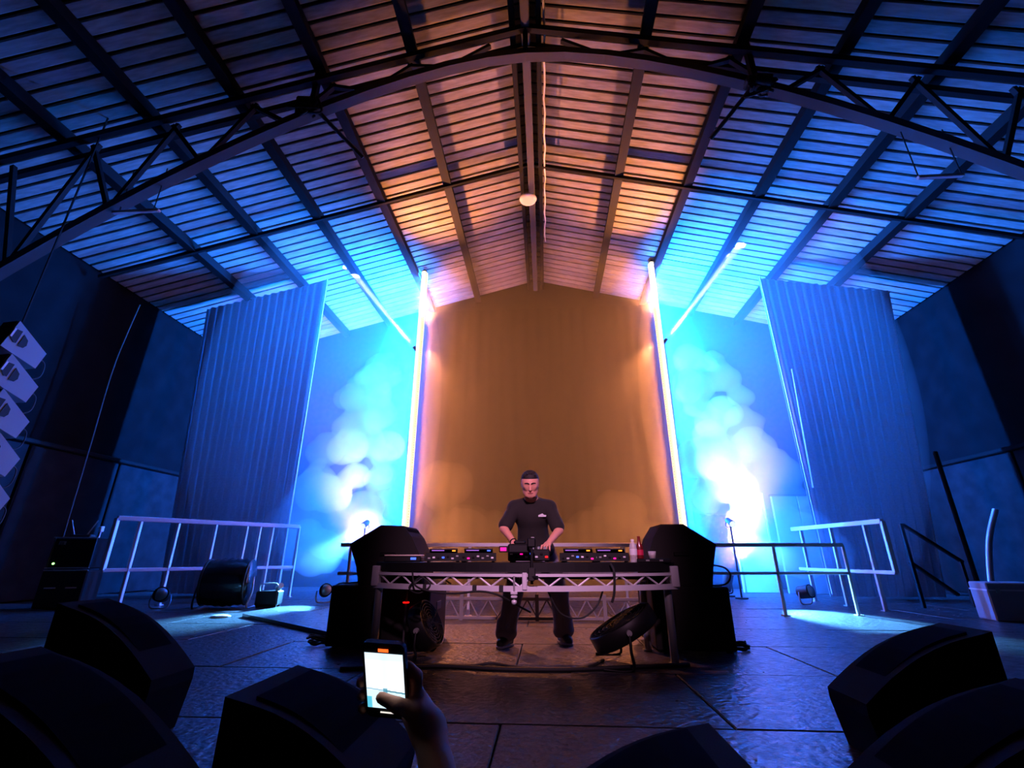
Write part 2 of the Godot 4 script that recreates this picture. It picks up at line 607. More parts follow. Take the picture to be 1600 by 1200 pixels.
# hanging cloth between four corners, with pleats
func pleated(tl: Vector3, tr: Vector3, bl: Vector3, br: Vector3, folds: int, depth: float, sd: int) -> ArrayMesh:
	var st := mb()
	var nx := folds * 8
	var ny := 10
	var n := (tr - tl).cross(bl - tl).normalized()
	var r := RandomNumberGenerator.new()
	r.seed = sd
	var ph := []
	for i in folds + 2: ph.append(r.randf_range(0.5, 1.2))
	var p := []
	for j in ny + 1:
		var row := []
		for i in nx + 1:
			var u := float(i) / nx
			var v := float(j) / ny
			var k := int(u * folds)
			var a: float = lerpf(ph[k], ph[k + 1], fposmod(u * folds, 1.0))
			var w := sin(TAU * (u * folds + 0.06 * sin(v * 4.0 + k))) * depth * a * (0.45 + 0.55 * v)
			row.append(tl.lerp(tr, u).lerp(bl.lerp(br, u), v) + n * w)
		p.append(row)
	smooth(st)
	for side in [0.0, 1.0]:
		smooth(st, 1 + int(side))
		for j in ny:
			for i in nx:
				var o: Vector3 = n * (0.012 * side)
				if side > 0: quad(st, p[j][i] + o, p[j + 1][i] + o, p[j + 1][i + 1] + o, p[j][i + 1] + o)
				else: quad(st, p[j][i + 1], p[j + 1][i + 1], p[j + 1][i], p[j][i])
	st.index()
	return done(st)

func drapes():
	var o := put(pleated(Vector3(-4.3, 8.9, -14.1), Vector3(4.4, 8.9, -14.1), Vector3(-4.3, 0.04, -14.1), Vector3(4.4, 0.04, -14.1), 22, 0.02, 4), "backdrop", mats["black cloth"])
	tag(o, "tall black backdrop hanging between the two light columns", "backdrop")
	var l := thing("side_curtain", "tall pleated grey curtain behind the rail with seven upright posts", "curtain")
	put(pleated(Vector3(-9.4, 7.5, -11.0), Vector3(-5.93, 8.3, -11.0), Vector3(-8.75, 0.05, -11.0), Vector3(-5.9, 0.05, -11.0), 16, 0.07, 8), "cloth", mats["drape"], l)
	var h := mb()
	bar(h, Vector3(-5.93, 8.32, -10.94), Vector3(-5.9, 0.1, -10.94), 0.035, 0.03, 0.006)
	build(h, "painted_lit_edge", mats["white metal"], l)  # white strip paints in the lit edge of the curtain
	var r := thing("side_curtain", "tall pleated grey curtain behind the white door panel", "curtain")
	put(pleated(Vector3(6.1, 7.95, -11.2), Vector3(9.35, 7.4, -11.2), Vector3(6.15, 0.05, -11.2), Vector3(8.45, 0.05, -11.2), 15, 0.06, 9), "cloth", mats["drape"], r)
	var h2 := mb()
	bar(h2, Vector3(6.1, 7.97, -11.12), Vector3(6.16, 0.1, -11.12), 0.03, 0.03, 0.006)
	build(h2, "painted_lit_edge", mats["white metal"], r)  # pale bar stands in for light along this curtain edge
	var f := mb()
	prism(f, PackedVector2Array([Vector2(6.32, 5.2), Vector2(6.2, 2.3), Vector2(6.42, 2.3), Vector2(6.4, 3.6)]), -11.06, -11.0)
	build(f, "turned_flap", mats["drape"], r)

func light_columns():
	for s in [-1, 1]:
		var base := TOWER_L if s < 0 else TOWER_R
		var out := OUT_L if s < 0 else OUT_R
		var t := thing("light_column", "slim tall LED light column at the backdrop edge, side of the %s" % ("hanging speaker array" if s < 0 else "white door panel"), "light column", base, atan2(out.x, out.z))
		var b := mb()
		box(b, Vector3(0.16, 9.15, 0.06), at(Vector3(0, 4.62, 0)), 0.005)
		box(b, Vector3(0.7, 0.06, 0.7), at(Vector3(0, 0.04, 0)), 0.01)
		build(b, "mast", mats["black plastic"], t)
		var f := mb()
		box(f, Vector3(0.15, 0.992, 0.03))
		var pm := done(f)
		var ef := mb()
		box(ef, Vector3(0.02, 0.992, 0.09))
		var em := done(ef)
		var dot := mb()
		for j in 14:
			box(dot, Vector3(0.03, 0.02, 0.012), at(Vector3(0.0, -0.44 + j * 0.068, -0.012)))
		var dm := done(dot)
		for k in 9:
			var w := put(pm, "led_panel", mats["column led warm"], t, Vector3(0, 0.62 + k, -0.047))
			put(dm, "led_lens_row", mats["dark steel"], w)
			put(pm, "led_panel", mats["column led blue"], t, Vector3(0, 0.62 + k, 0.047))
			put(em, "led_edge", mats["column led white"], t, Vector3(-s * 0.09, 0.62 + k, 0))

func lamp_can(called: String, label: String, from: Vector3, to: Vector3, r: float, lens: Material):
	var dir := (to - from).normalized()
	var t := thing(called, label, "stage lamp", from)
	var b := mb()
	rod(b, -dir * (0.04 + r * 3.0), -dir * 0.04, r * 0.75, r, 18)
	build(b, "can", mats["black plastic"], t)
	var l := mb()
	rod(l, -dir * 0.04, -dir * 0.03, r * 0.86, -1, 18)
	build(l, "lit_lens", lens, t)
	var y := mb()
	var side := dir.cross(Vector3.UP).normalized()
	tube(y, curve([-dir * r * 1.8 + side * r * 1.1, -dir * r * 2.2 + side * r * 1.15 + Vector3(0, -r * 1.3, 0), -dir * r * 2.2 - side * r * 1.15 + Vector3(0, -r * 1.3, 0), -dir * r * 1.8 - side * r * 1.1], 4), r * 0.12, 6)
	build(y, "yoke", mats["dark steel"], t)
	if from.y < 2.0:
		var f := mb()
		var foot := -dir * r * 2.2 + Vector3(0, -r * 1.25, 0)
		rod(f, Vector3(foot.x, 0.02 - from.y, foot.z), foot, 0.02, -1, 10)
		rod(f, Vector3(foot.x, 0.003 - from.y, foot.z), Vector3(foot.x, 0.025 - from.y, foot.z), 0.13, -1, 18)
		build(f, "floor_stand", mats["dark steel"], t)

func column_lamps():
	for s in [-1, 1]:
		var base := TOWER_L if s < 0 else TOWER_R
		var out := OUT_L if s < 0 else OUT_R
		var side_word := "hanging speaker array" if s < 0 else "white door panel"
		lamp_can("added_uplight", "added pale lamp at the foot of the light column, side of the %s" % side_word, base + out * 0.8 + Vector3(0, 0.5, 0.45), base + out * 2.1 + Vector3(0, 5, 0.3), 0.12, mats["lamp lens pale"])  # added fixture for the smoke whitening light
		lamp_can("beam_lamp", "narrow beam lamp high on the light column, side of the %s" % side_word, base + out * 0.2 + Vector3(0, 6.6, 0.1), base + out * 3.4 + Vector3(0, 10.2, 2.6), 0.05, mats["lamp lens pale"])
		lamp_can("added_deck_lamp", "added low lamp raking the deck from the light column, side of the %s" % side_word, base + out * 0.8 + Vector3(0, 1.5, 1.2), Vector3(s * 4.5, 0, -7.9), 0.08, mats["lamp lens pale"])  # added fixture for the deck streak light
	lamp_can("front_lamp", "pinkish front lamp hung over the pit behind the raised phone", Vector3(0.5, 4.6, 1.6), Vector3(-0.02, 1.05, -4.8), 0.14, mats["lamp lens pink"])

func rail_line(t: Node3D, a: Vector3, b: Vector3, top: float, mid: float, posts: Array, r := 0.035, over := 0.0):
	var d := (b - a).normalized()
	var st := mb()
	bar(st, a - d * over + Vector3(0, top, 0), b + Vector3(0, top, 0), r * 2.0, r * 2.0, 0.008)
	build(st, "top_rail", mats["alloy"], t)
	var s2 := mb()
	bar(s2, a - d * over + Vector3(0, mid, 0), b + Vector3(0, mid, 0), r * 1.5, r * 1.5, 0.008)
	build(s2, "mid_rail", mats["alloy"], t)
	if over > 0.0:
		var s4 := mb()
		bar(s4, a - d * over + Vector3(0, mid, 0), a - d * over + Vector3(0, top, 0), r * 1.7, r * 1.7, 0.008)
		build(s4, "end_upright", mats["alloy"], t)
	for u in posts:
		var p := a.lerp(b, u)
		var s3 := mb()
		bar(s3, p, p + Vector3(0, top, 0), r * 1.4, r * 1.4, 0.008)
		box(s3, Vector3(0.1, 0.012, 0.1), at(p + Vector3(0, 0.006, 0)))
		build(s3, "post", mats["alloy"], t)

func rails():
	var l := thing("guard_rail", "pale alloy guard rail with seven posts in front of the pleated curtain", "railing")
	rail_line(l, Vector3(-7.38, 0, -8.45), Vector3(-5.6, 0, -10.9), 1.5, 0.62, [0.0, 0.2, 0.42, 0.62, 0.71, 0.8, 1.0], 0.042, 0.36)
	var r := thing("guard_rail", "pale alloy guard rail with square end beside the stair hand rail", "railing")
	rail_line(r, Vector3(5.72, 0, -8.85), Vector3(5.5, 0, -10.9), 1.4, 0.6, [0.0, 0.42, 0.86], 0.04, 0.42)
	var m := thing("guard_rail", "long alloy rail across the rear of the stage behind the performer", "railing")
	rail_line(m, Vector3(-3.1, 0, -7.55), Vector3(4.9, 0, -8.2), 1.02, 0.6, [0.02, 0.165, 0.255, 0.56, 0.72, 0.86, 1.0], 0.03)
	# low lattice beam lying on the deck behind the performer
	var t := thing("lattice_beam", "low alloy lattice beam lying across the deck behind the performer", "truss", Vector3(0, 0, -7.25))
	for y in [0.03, 0.28]:
		var st := mb()
		bar(st, Vector3(-1.85, y, 0), Vector3(1.85, y, 0), 0.045, 0.045, 0.008)
		build(st, "chord", mats["haze dimmed alloy"], t)
	for k in 26:
		var x := -1.82 + 0.14 * k
		var w := mb()
		rod(w, Vector3(x, 0.04 if k % 2 else 0.27, 0), Vector3(x + 0.14, 0.27 if k % 2 else 0.04, 0), 0.012, -1, 6)
		build(w, "lacing", mats["haze dimmed alloy"], t)
	for x in [-1.85, -1.08, 0.0, 0.95, 1.85]:
		var w := mb()
		bar(w, Vector3(x, 0, 0.02), Vector3(x, 0.34, 0.02), 0.05, 0.05)
		build(w, "plate", mats["haze dimmed alloy"], t)
# ------------------------------------------------------------------ table and what stands on it
func table_z(x: float) -> float:
	var u := (x + 0.07) / 1.35
	return -4.5 + 0.42 * (1.0 - u * u)

func table_and_gear():
	mat("screen purple", Color(0.3, 0.2, 0.35), 0.4)
	glow("led pink", Color(1.0, 0.05, 0.6), 1.6)
	glow("led amber", Color(1.0, 0.55, 0.1), 2.5)
	glow("led blue", Color(0.25, 0.4, 1.0), 2.0)
	glow("led red", Color(1.0, 0.06, 0.04), 2.0)
	glow("led violet", Color(0.75, 0.45, 1.0), 0.8)
	glow("led green", Color(0.6, 1.0, 0.5), 4.0)
	var t := thing("truss_table", "curved alloy truss table with dark top carrying the player decks", "table")
	var xs := []
	for k in 25: xs.append(-1.42 + 2.7 * k / 24.0)
	var top := mb()
	for k in 24:
		var a := Vector2(xs[k], table_z(xs[k]))
		var b := Vector2(xs[k + 1], table_z(xs[k + 1]))
		prism(top, PackedVector2Array([Vector2(a.x, -a.y - 0.02), Vector2(b.x, -b.y - 0.02), Vector2(b.x, -b.y + 0.78), Vector2(a.x, -a.y + 0.78)]), 0.725, 0.80, Transform3D(Basis(Vector3.RIGHT, -PI / 2), Vector3.ZERO))
	build(top, "table_top", mats["black plastic"], t)
	for y in [0.705, 0.605]:
		for half in 2:
			var c := mb()
			var pts := []
			for k in 13:
				var x: float = xs[half * 12 + k]
				pts.append(Vector3(x, y, table_z(x) + 0.03))
			sweep_box(c, pts, 0.04, 0.022 if y > 0.65 else 0.042)
			build(c, "truss_chord", mats["alloy"], t)
	for k in 22:
		var x0 := -1.36 + 2.58 * k / 22.0
		var x1 := -1.36 + 2.58 * (k + 1) / 22.0
		var w := mb()
		rod(w, Vector3(x0, 0.7 if k % 2 == 0 else 0.62, table_z(x0) + 0.03), Vector3(x1, 0.62 if k % 2 == 0 else 0.7, table_z(x1) + 0.03), 0.008, -1, 8)
		build(w, "truss_lacing", mats["alloy"], t)
	for x in [-1.4, -0.03, 1.26]:
		var w := mb()
		box(w, Vector3(0.07, 0.17, 0.07) if absf(x) > 0.5 else Vector3(0.04, 0.13, 0.05), at(Vector3(x, 0.685 if absf(x) > 0.5 else 0.66, table_z(x) + 0.035)), 0.006)
		build(w, "corner_plate", mats["alloy"], t)
	var rb := mb()
	bar(rb, Vector3(-1.35, 0.66, -5.15), Vector3(1.2, 0.66, -5.15), 0.04, 0.06)
	build(rb, "rear_beam", mats["dark steel"], t)
	for p in [Vector3(-1.37, 0, -4.47), Vector3(1.2, 0, -4.5), Vector3(-1.3, 0, -5.1), Vector3(1.1, 0, -5.1)]:
		var w := mb()
		rod(w, p, p + Vector3(0, 0.61, 0), 0.034, -1, 14)
		rod(w, p, p + Vector3(0, 0.02, 0), 0.05, -1, 14)
		build(w, "leg", mats["tube silver"], t)
	for x in [-0.88, -0.44, -0.22]:
		var w := mb()
		box(w, Vector3(0.035, 0.05, 0.05), at(Vector3(x, 0.605, table_z(x) + 0.032)), 0.004)
		build(w, "tape_band", mats["rubber"], t)
	# four players and a mixer, seen from behind
	var names := ["media player deck next to the closed laptop, purple lit rear edge", "media player deck between the laptop-side deck and the mixer", "media player deck just beside the mixer, under the performer's left hand", "media player deck next to the clear bottle"]
	var px := [-0.80, -0.46, 0.44, 0.74]
	for i in 4:
		var x: float = px[i]
		var g := thing("media_player", names[i], "media player", Vector3(x, 0.80, table_z(x) - 0.3), -0.25 * x, "player decks on the table")
		var b := mb()
		prism(b, PackedVector2Array([Vector2(-0.2, 0.012), Vector2(0.2, 0.012), Vector2(0.2, 0.062), Vector2(-0.1, 0.078), Vector2(-0.2, 0.078)]), -0.155, 0.155, Transform3D(Basis(Vector3.UP, PI / 2), Vector3.ZERO))
		build(b, "body", mats["black plastic"], g)
		for sx in [-1, 1]:
			for sz in [-1, 1]:
				var f := mb()
				rod(f, Vector3(sx * 0.13, 0, sz * 0.16), Vector3(sx * 0.13, 0.013, sz * 0.16), 0.014)
				build(f, "foot", mats["rubber"], g)
		var sc := mb()
		box(sc, Vector3(0.25, 0.012, 0.1), at(Vector3(0, 0.094, 0.13), Vector3(-0.35, 0, 0)), 0.004)
		var sm := build(sc, "screen_hood", mats["black plastic"], g)
		var s2 := mb()
		box(s2, Vector3(0.11, 0.007, 0.006), at(Vector3(-0.05, 0.098, 0.186)))
		build(s2, "lit_edge", mats["led violet"], sm)
		var jw := mb()
		lathe(jw, [[0.0, 0.0], [0.1, 0.0], [0.1, 0.018], [0.085, 0.024], [0.0, 0.024]], at(Vector3(0, 0.068, -0.04)), 24, true)
		build(jw, "jog_wheel", mats["tube silver"], g)
		var r := RandomNumberGenerator.new()
		r.seed = 90 + i
		for k in 7:
			var q := mb()
			box(q, Vector3(0.022, 0.014, 0.012), at(Vector3(-0.125 + k * 0.041, r.randf_range(0.03, 0.058), 0.203)), 0.002)
			build(q, "socket", [mats["tube silver"], mats["white metal"], mats["dark steel"], mats["led pink"], mats["dark steel"], mats["alloy"], mats["tube silver"]][(k + i * 2) % 7] if k != 3 or i % 2 else mats["led blue"], g)
		var am := mb()
		box(am, Vector3(0.03, 0.01, 0.01), at(Vector3(0.09, 0.096, 0.186)))
		build(am, "indicator", mats["led amber"] if i != 1 else mats["led blue"], sm)
	var mx := thing("mixer", "black club mixer in the middle of the table between the decks", "mixer", Vector3(-0.0, 0.80, table_z(0) - 0.32))
	var b := mb()
	box(b, Vector3(0.36, 0.095, 0.38), at(Vector3(0, 0.06, 0)), 0.008)
	build(b, "body", mats["black plastic"], mx)
	for sx in [-1, 1]:
		var f := mb()
		box(f, Vector3(0.03, 0.014, 0.34), at(Vector3(sx * 0.15, 0.007, 0)))
		build(f, "foot", mats["rubber"], mx)
	for i in 6:
		for k in 3:
			var q := mb()
			lathe(q, [[0.013, 0.0], [0.012, 0.018], [0.009, 0.022], [0.0, 0.022]], at(Vector3(-0.14 + i * 0.056, 0.107, 0.14 - k * 0.06)), 10, true)
			build(q, "knob", mats["tube silver"] if (i + k) % 3 else mats["white metal"], mx)
	for i in 8:
		var q := mb()
		box(q, Vector3(0.024, 0.016, 0.012), at(Vector3(-0.15 + i * 0.043, 0.07 - 0.025 * (i % 2), 0.193)), 0.002)
		build(q, "socket", [mats["white metal"], mats["dark steel"], mats["led pink"], mats["tube silver"], mats["led blue"], mats["alloy"], mats["dark steel"], mats["led red"]][i], mx)
	# clear bottle, red bottle, tumbler, small black case, closed laptop
	var clear := mat("clear plastic", Color(0.95, 0.95, 0.97, 0.35), 0.12)
	clear.transparency = BaseMaterial3D.TRANSPARENCY_ALPHA
	var red := mat("red glass", Color(0.40, 0.03, 0.05), 0.12)
	red.clearcoat_enabled = true
	red.clearcoat = 0.6
	var bt := thing("water_bottle", "clear plastic water bottle with white cap beside the red bottle", "bottle", Vector3(0.92, 0.80, -4.42))
	var bp := mb()
	lathe(bp, [[0.0, 0.0], [0.03, 0.0], [0.033, 0.01], [0.031, 0.05], [0.033, 0.06], [0.031, 0.1], [0.033, 0.115], [0.028, 0.145], [0.014, 0.172], [0.0135, 0.18]], Transform3D(), 20)
	build(bp, "bottle_body", clear, bt)
	var wl := mb()
	lathe(wl, [[0.0318, 0.06], [0.034, 0.06], [0.034, 0.112], [0.0318, 0.112]], Transform3D(), 20, true)
	build(wl, "bottle_label", mats["white metal"], bt)
	var cp := mb()
	lathe(cp, [[0.016, 0.174], [0.016, 0.192], [0.0, 0.194]], Transform3D(), 16, true)
	build(cp, "cap", mats["white metal"], bt)
	var rbt := thing("glass_bottle", "dark red glass bottle with long neck beside the clear bottle", "bottle", Vector3(0.985, 0.83, -4.46))
	var rp := mb()
	lathe(rp, [[0.0, 0.0], [0.03, 0.0], [0.032, 0.008], [0.032, 0.085], [0.029, 0.105], [0.016, 0.14], [0.0125, 0.18], [0.0145, 0.184], [0.0145, 0.19], [0.0, 0.19]], Transform3D(), 20)
	build(rp, "bottle_body", red, rbt)
	var rl := mb()
	lathe(rl, [[0.0322, 0.03], [0.033, 0.03], [0.033, 0.075], [0.0322, 0.075]], Transform3D(), 20, true)
	build(rl, "bottle_label", mat("label red", Color(0.75, 0.12, 0.28), 0.5), rbt)
	var cs := thing("equipment_case", "small flat black case under the red bottle and tumbler", "case", Vector3(1.08, 0.80, -4.5), 0.1)
	var cb := mb()
	box(cb, Vector3(0.3, 0.03, 0.22), at(Vector3(0, 0.015, 0)), 0.005)
	build(cb, "lid", mats["black plastic"], cs)
	for k in 2:
		var q := mb()
		box(q, Vector3(0.03, 0.012, 0.006), at(Vector3(-0.06 + k * 0.12, 0.016, 0.112)))
		build(q, "latch", mats["tube silver"], cs)
	var tm := thing("tumbler", "short clear tumbler with amber drink on the black case", "cup", Vector3(1.1, 0.831, -4.5))
	var tp := mb()
	lathe(tp, [[0.0, 0.0], [0.028, 0.0], [0.036, 0.062], [0.034, 0.062], [0.027, 0.004], [0.0, 0.004]], Transform3D(), 20)
	build(tp, "glass", clear, tm)
	var dr := mb()
	lathe(dr, [[0.0, 0.005], [0.0265, 0.005], [0.03, 0.03], [0.0, 0.03]], Transform3D(), 20, true)
	build(dr, "drink", mat("amber drink", Color(0.75, 0.5, 0.25), 0.2), tm)
	var lp := thing("laptop", "closed laptop with pale lid lying at the table end", "laptop", Vector3(-1.2, 0.80, -4.62), 0.12)
	var lb := mb()
	box(lb, Vector3(0.34, 0.05, 0.24), at(Vector3(0, 0.026, 0)), 0.008)
	build(lb, "base", mats["black plastic"], lp)
	var ll := mb()
	box(ll, Vector3(0.34, 0.012, 0.24), at(Vector3(0, 0.058, 0)), 0.004)
	build(ll, "lid", mat("pale lid", Color(0.85, 0.78, 0.72), 0.5), lp)
	var le := mb()
	box(le, Vector3(0.05, 0.02, 0.006), at(Vector3(0.1, 0.03, 0.121)))
	build(le, "port_light", mats["led blue"], lp)
	# video camera on a black clamp stand in front of the mixer
	var sd := thing("camera_stand", "slim black clamp stand rising from the table edge before the mixer", "stand", Vector3(0.03, 0, -4.02))
	var sp := mb()
	rod(sp, Vector3(0, 0.64, 0), Vector3(0, 0.97, 0), 0.012)
	build(sp, "pole", mats["black plastic"], sd)
	var sk := mb()
	box(sk, Vector3(0.06, 0.09, 0.075), at(Vector3(0, 0.72, 0.01)), 0.008)
	box(sk, Vector3(0.05, 0.03, 0.05), at(Vector3(0, 0.68, 0.03)), 0.006)
	build(sk, "clamp", mats["rubber"], sd)
	var sn := mb()
	rod(sn, Vector3(0.0, 0.69, 0.03), Vector3(0.045, 0.69, 0.06), 0.016)
	build(sn, "knob", mats["black plastic"], sd)
	var sh := mb()
	box(sh, Vector3(0.07, 0.075, 0.05), at(Vector3(0, 0.955, 0)), 0.01)
	build(sh, "head", mats["black plastic"], sd)
	var st2 := mb()
	box(st2, Vector3(0.025, 0.006, 0.02), at(Vector3(0.01, 0.996, 0)))
	build(st2, "level_plate", mats["tube silver"], sd)
	var vc := thing("video_camera", "black video camera with a magenta lit side screen, above the mixer", "camera", Vector3(-0.1, 0.86, -4.08), 0.1)
	var vb := mb()
	box(vb, Vector3(0.18, 0.075, 0.075), at(Vector3(0.02, 0.05, 0)), 0.012)
	box(vb, Vector3(0.1, 0.035, 0.06), at(Vector3(0.03, 0.1, 0)), 0.012)
	build(vb, "body", mats["black plastic"], vc)
	var vl := mb()
	rod(vl, Vector3(0.02, 0.05, -0.03), Vector3(0.02, 0.05, -0.11), 0.034)
	build(vl, "lens", mats["rubber"], vc)
	var vs := mb()
	box(vs, Vector3(0.075, 0.05, 0.012), at(Vector3(-0.105, 0.045, 0.02)), 0.004)
	var vm := build(vs, "side_screen", mats["black plastic"], vc)
	var vp := mb()
	box(vp, Vector3(0.05, 0.028, 0.003), at(Vector3(-0.108, 0.045, 0.0275)))
	build(vp, "lit_screen", mats["led pink"], vm)
	var va := mb()
	bar(va, Vector3(0.11, 0.03, 0), Vector3(0.13, 0.03, 0.04), 0.02)
	bar(va, Vector3(0.13, 0.03, 0.04), Vector3(0.13, -0.1, 0.05), 0.015)
	build(va, "mount_arm", mats["black plastic"], vc)
	# alloy hook clamp under the truss
	var hc := thing("hook_clamp", "bright alloy hook clamp hanging from the table truss by the camera stand", "clamp", Vector3(-0.115, 0, -4.03))
	var h1 := mb()
	rod(h1, Vector3(0, 0.52, 0), Vector3(0, 0.70, 0), 0.008)
	build(h1, "rod", mats["tube silver"], hc)
	var h2 := mb()
	box(h2, Vector3(0.055, 0.022, 0.05), at(Vector3(0, 0.575, 0)), 0.005)
	box(h2, Vector3(0.05, 0.018, 0.05), at(Vector3(0, 0.548, 0)), 0.005)
	build(h2, "jaw", mats["alloy"], hc)
	var h3 := mb()
	lathe(h3, [[0.0, 0.49], [0.014, 0.492], [0.022, 0.505], [0.02, 0.522], [0.0, 0.525]], Transform3D(), 16)
	build(h3, "wing_nut", mats["alloy"], hc)
	# cables drooping from the table
	var drops := [
		["thin black cable sagging below the table truss at the laptop end", [Vector3(-1.0, 0.72, -4.2), Vector3(-0.95, 0.62, -4.14), Vector3(-0.8, 0.575, -4.12), Vector3(-0.6, 0.565, -4.08), Vector3(-0.4, 0.585, -4.05), Vector3(-0.25, 0.56, -4.05), Vector3(-0.1, 0.47, -4.2), Vector3(0.0, 0.4, -4.4)], 0.008],
		["black cable looped beneath the table between performer's legs and bottles", [Vector3(0.15, 0.6, -4.1), Vector3(0.25, 0.42, -4.15), Vector3(0.42, 0.38, -4.2), Vector3(0.55, 0.47, -4.2), Vector3(0.62, 0.6, -4.25)], 0.008],
		["short black cable end hanging over the truss near the deck by the bottle", [Vector3(0.68, 0.79, -4.17), Vector3(0.7, 0.74, -4.13), Vector3(0.7, 0.65, -4.14), Vector3(0.69, 0.56, -4.15), Vector3(0.67, 0.5, -4.16)], 0.011],
		["black cable coil tangled in the truss under the laptop-side deck", [Vector3(-1.0, 0.7, -4.25), Vector3(-0.9, 0.68, -4.18), Vector3(-0.83, 0.62, -4.16), Vector3(-0.92, 0.56, -4.15), Vector3(-1.02, 0.6, -4.2), Vector3(-0.93, 0.68, -4.2), Vector3(-0.78, 0.69, -4.2), Vector3(-0.66, 0.63, -4.2)], 0.007],
	]
	for d in drops:
		var q := mb()
		tube(q, curve(d[1], 6), d[2], 6)
		tag(build(q, "cable", mats["rubber"]), d[0], "cable")

# ------------------------------------------------------------------ loudspeakers beside the table
func loudspeakers():
	for s in [-1, 1]:
		var side_word := "laptop" if s < 0 else "red bottle"
		var sx0 := -2.05 if s < 0 else 1.17
		var sx1 := -1.02 if s < 0 else 1.9
		var zf := -5.0
		var sub := thing("subwoofer", "large black bass cabinet under the monitor at the %s end of the table" % side_word, "loudspeaker", Vector3((sx0 + sx1) * 0.5, 0, zf - 0.4))
		var w := sx1 - sx0
		var b := mb()
		box(b, Vector3(w, 0.55, 0.8), at(Vector3(0, 0.295, 0)), 0.012)
		build(b, "cabinet", mats["cabinet"], sub)
		for fx in [-1, 1]:
			for fz in [-1, 1]:
				var f := mb()
				rod(f, Vector3(fx * (w * 0.42), 0, fz * 0.34), Vector3(fx * (w * 0.42), 0.025, fz * 0.34), 0.03)
				build(f, "foot", mats["rubber"], sub)
		var gr := mb()
		box(gr, Vector3(w - 0.1, 0.44, 0.015), at(Vector3(0, 0.3, -0.402)), 0.004)
		build(gr, "grille", mats["grille cloth"], sub)
		for e in [-1, 1]:
			var hd := mb()
			box(hd, Vector3(0.012, 0.08, 0.2), at(Vector3(e * (w * 0.5 + 0.002), 0.36, 0)), 0.004)
			build(hd, "handle", mats["black plastic"], sub)
		# upright monitor, wedge section
		var mon := thing("stage_monitor", "black wedge-topped monitor loudspeaker standing on the bass cabinet by the %s" % side_word, "loudspeaker", Vector3(0, 0.571, -5.28))
		var poly := PackedVector2Array([Vector2(-1.92, 0.40), Vector2(-1.60, 0.592), Vector2(-1.36, 0.582), Vector2(-1.26, 0.47), Vector2(-1.15, 0.27), Vector2(-1.12, 0.0), Vector2(-1.78, 0.0), Vector2(-1.82, 0.17)]) if s < 0 else PackedVector2Array([Vector2(1.85, 0.39), Vector2(1.55, 0.587), Vector2(1.33, 0.587), Vector2(1.24, 0.46), Vector2(1.16, 0.26), Vector2(1.14, 0.0), Vector2(1.76, 0.0), Vector2(1.79, 0.17)])
		var m := mb()
		prism(m, poly, -0.28, 0.26)
		build(m, "cabinet", mats["cabinet"], mon)
		var shr := mb()
		var inner := Geometry2D.offset_polygon(poly, -0.012)
		prism(shr, inner[0], 0.26, 0.266)
		build(shr, "side_panel", mats["cabinet"], mon)
		var g2 := mb()
		bar(g2, Vector3(s * 1.335, 0.56, -0.02), Vector3(s * 1.15, 0.2, -0.02), 0.46, 0.015, 0.003)
		build(g2, "grille", mats["grille cloth"], mon)
		var hd2 := mb()
		box(hd2, Vector3(0.16, 0.035, 0.02), at(Vector3(s * 1.5, 0.3, 0.27)), 0.006)
		build(hd2, "handle", mats["black plastic"], mon)
		# signal lead and coil of slack on the deck
		var q := mb()
		if s > 0:
			tube(q, curve([Vector3(1.8, 0.77, -5.12), Vector3(1.93, 0.74, -5.1), Vector3(1.97, 0.66, -5.1), Vector3(1.9, 0.585, -5.12), Vector3(1.7, 0.585, -5.1)], 6), 0.009, 6)
		else:
			tube(q, curve([Vector3(-1.7, 0.59, -5.1), Vector3(-1.9, 0.59, -5.12), Vector3(-2.08, 0.55, -5.15), Vector3(-2.1, 0.3, -5.2), Vector3(-2.14, 0.02, -5.2)], 6), 0.008, 6)
		tag(build(q, "speaker_lead", mats["rubber"]), "black lead looping from the monitor by the %s" % side_word, "cable")
		var cq := mb()
		var cx := -2.22 if s < 0 else 1.98
		var pts := []
		for k in 34:
			var an := k * 0.75
			pts.append(Vector3(cx + cos(an) * (0.1 + 0.02 * sin(k)), 0.015 + 0.006 * (k % 5) + 0.05 * maxf(0.0, sin(k * 0.4)), -5.25 + sin(an) * (0.12 + 0.015 * cos(k * 1.3))))
		tube(cq, curve(pts, 3), 0.01, 6)
		tag(build(cq, "cable_coil", mats["rubber"]), "loose coil of black cable on the deck beside the bass cabinet by the %s" % side_word, "cable")
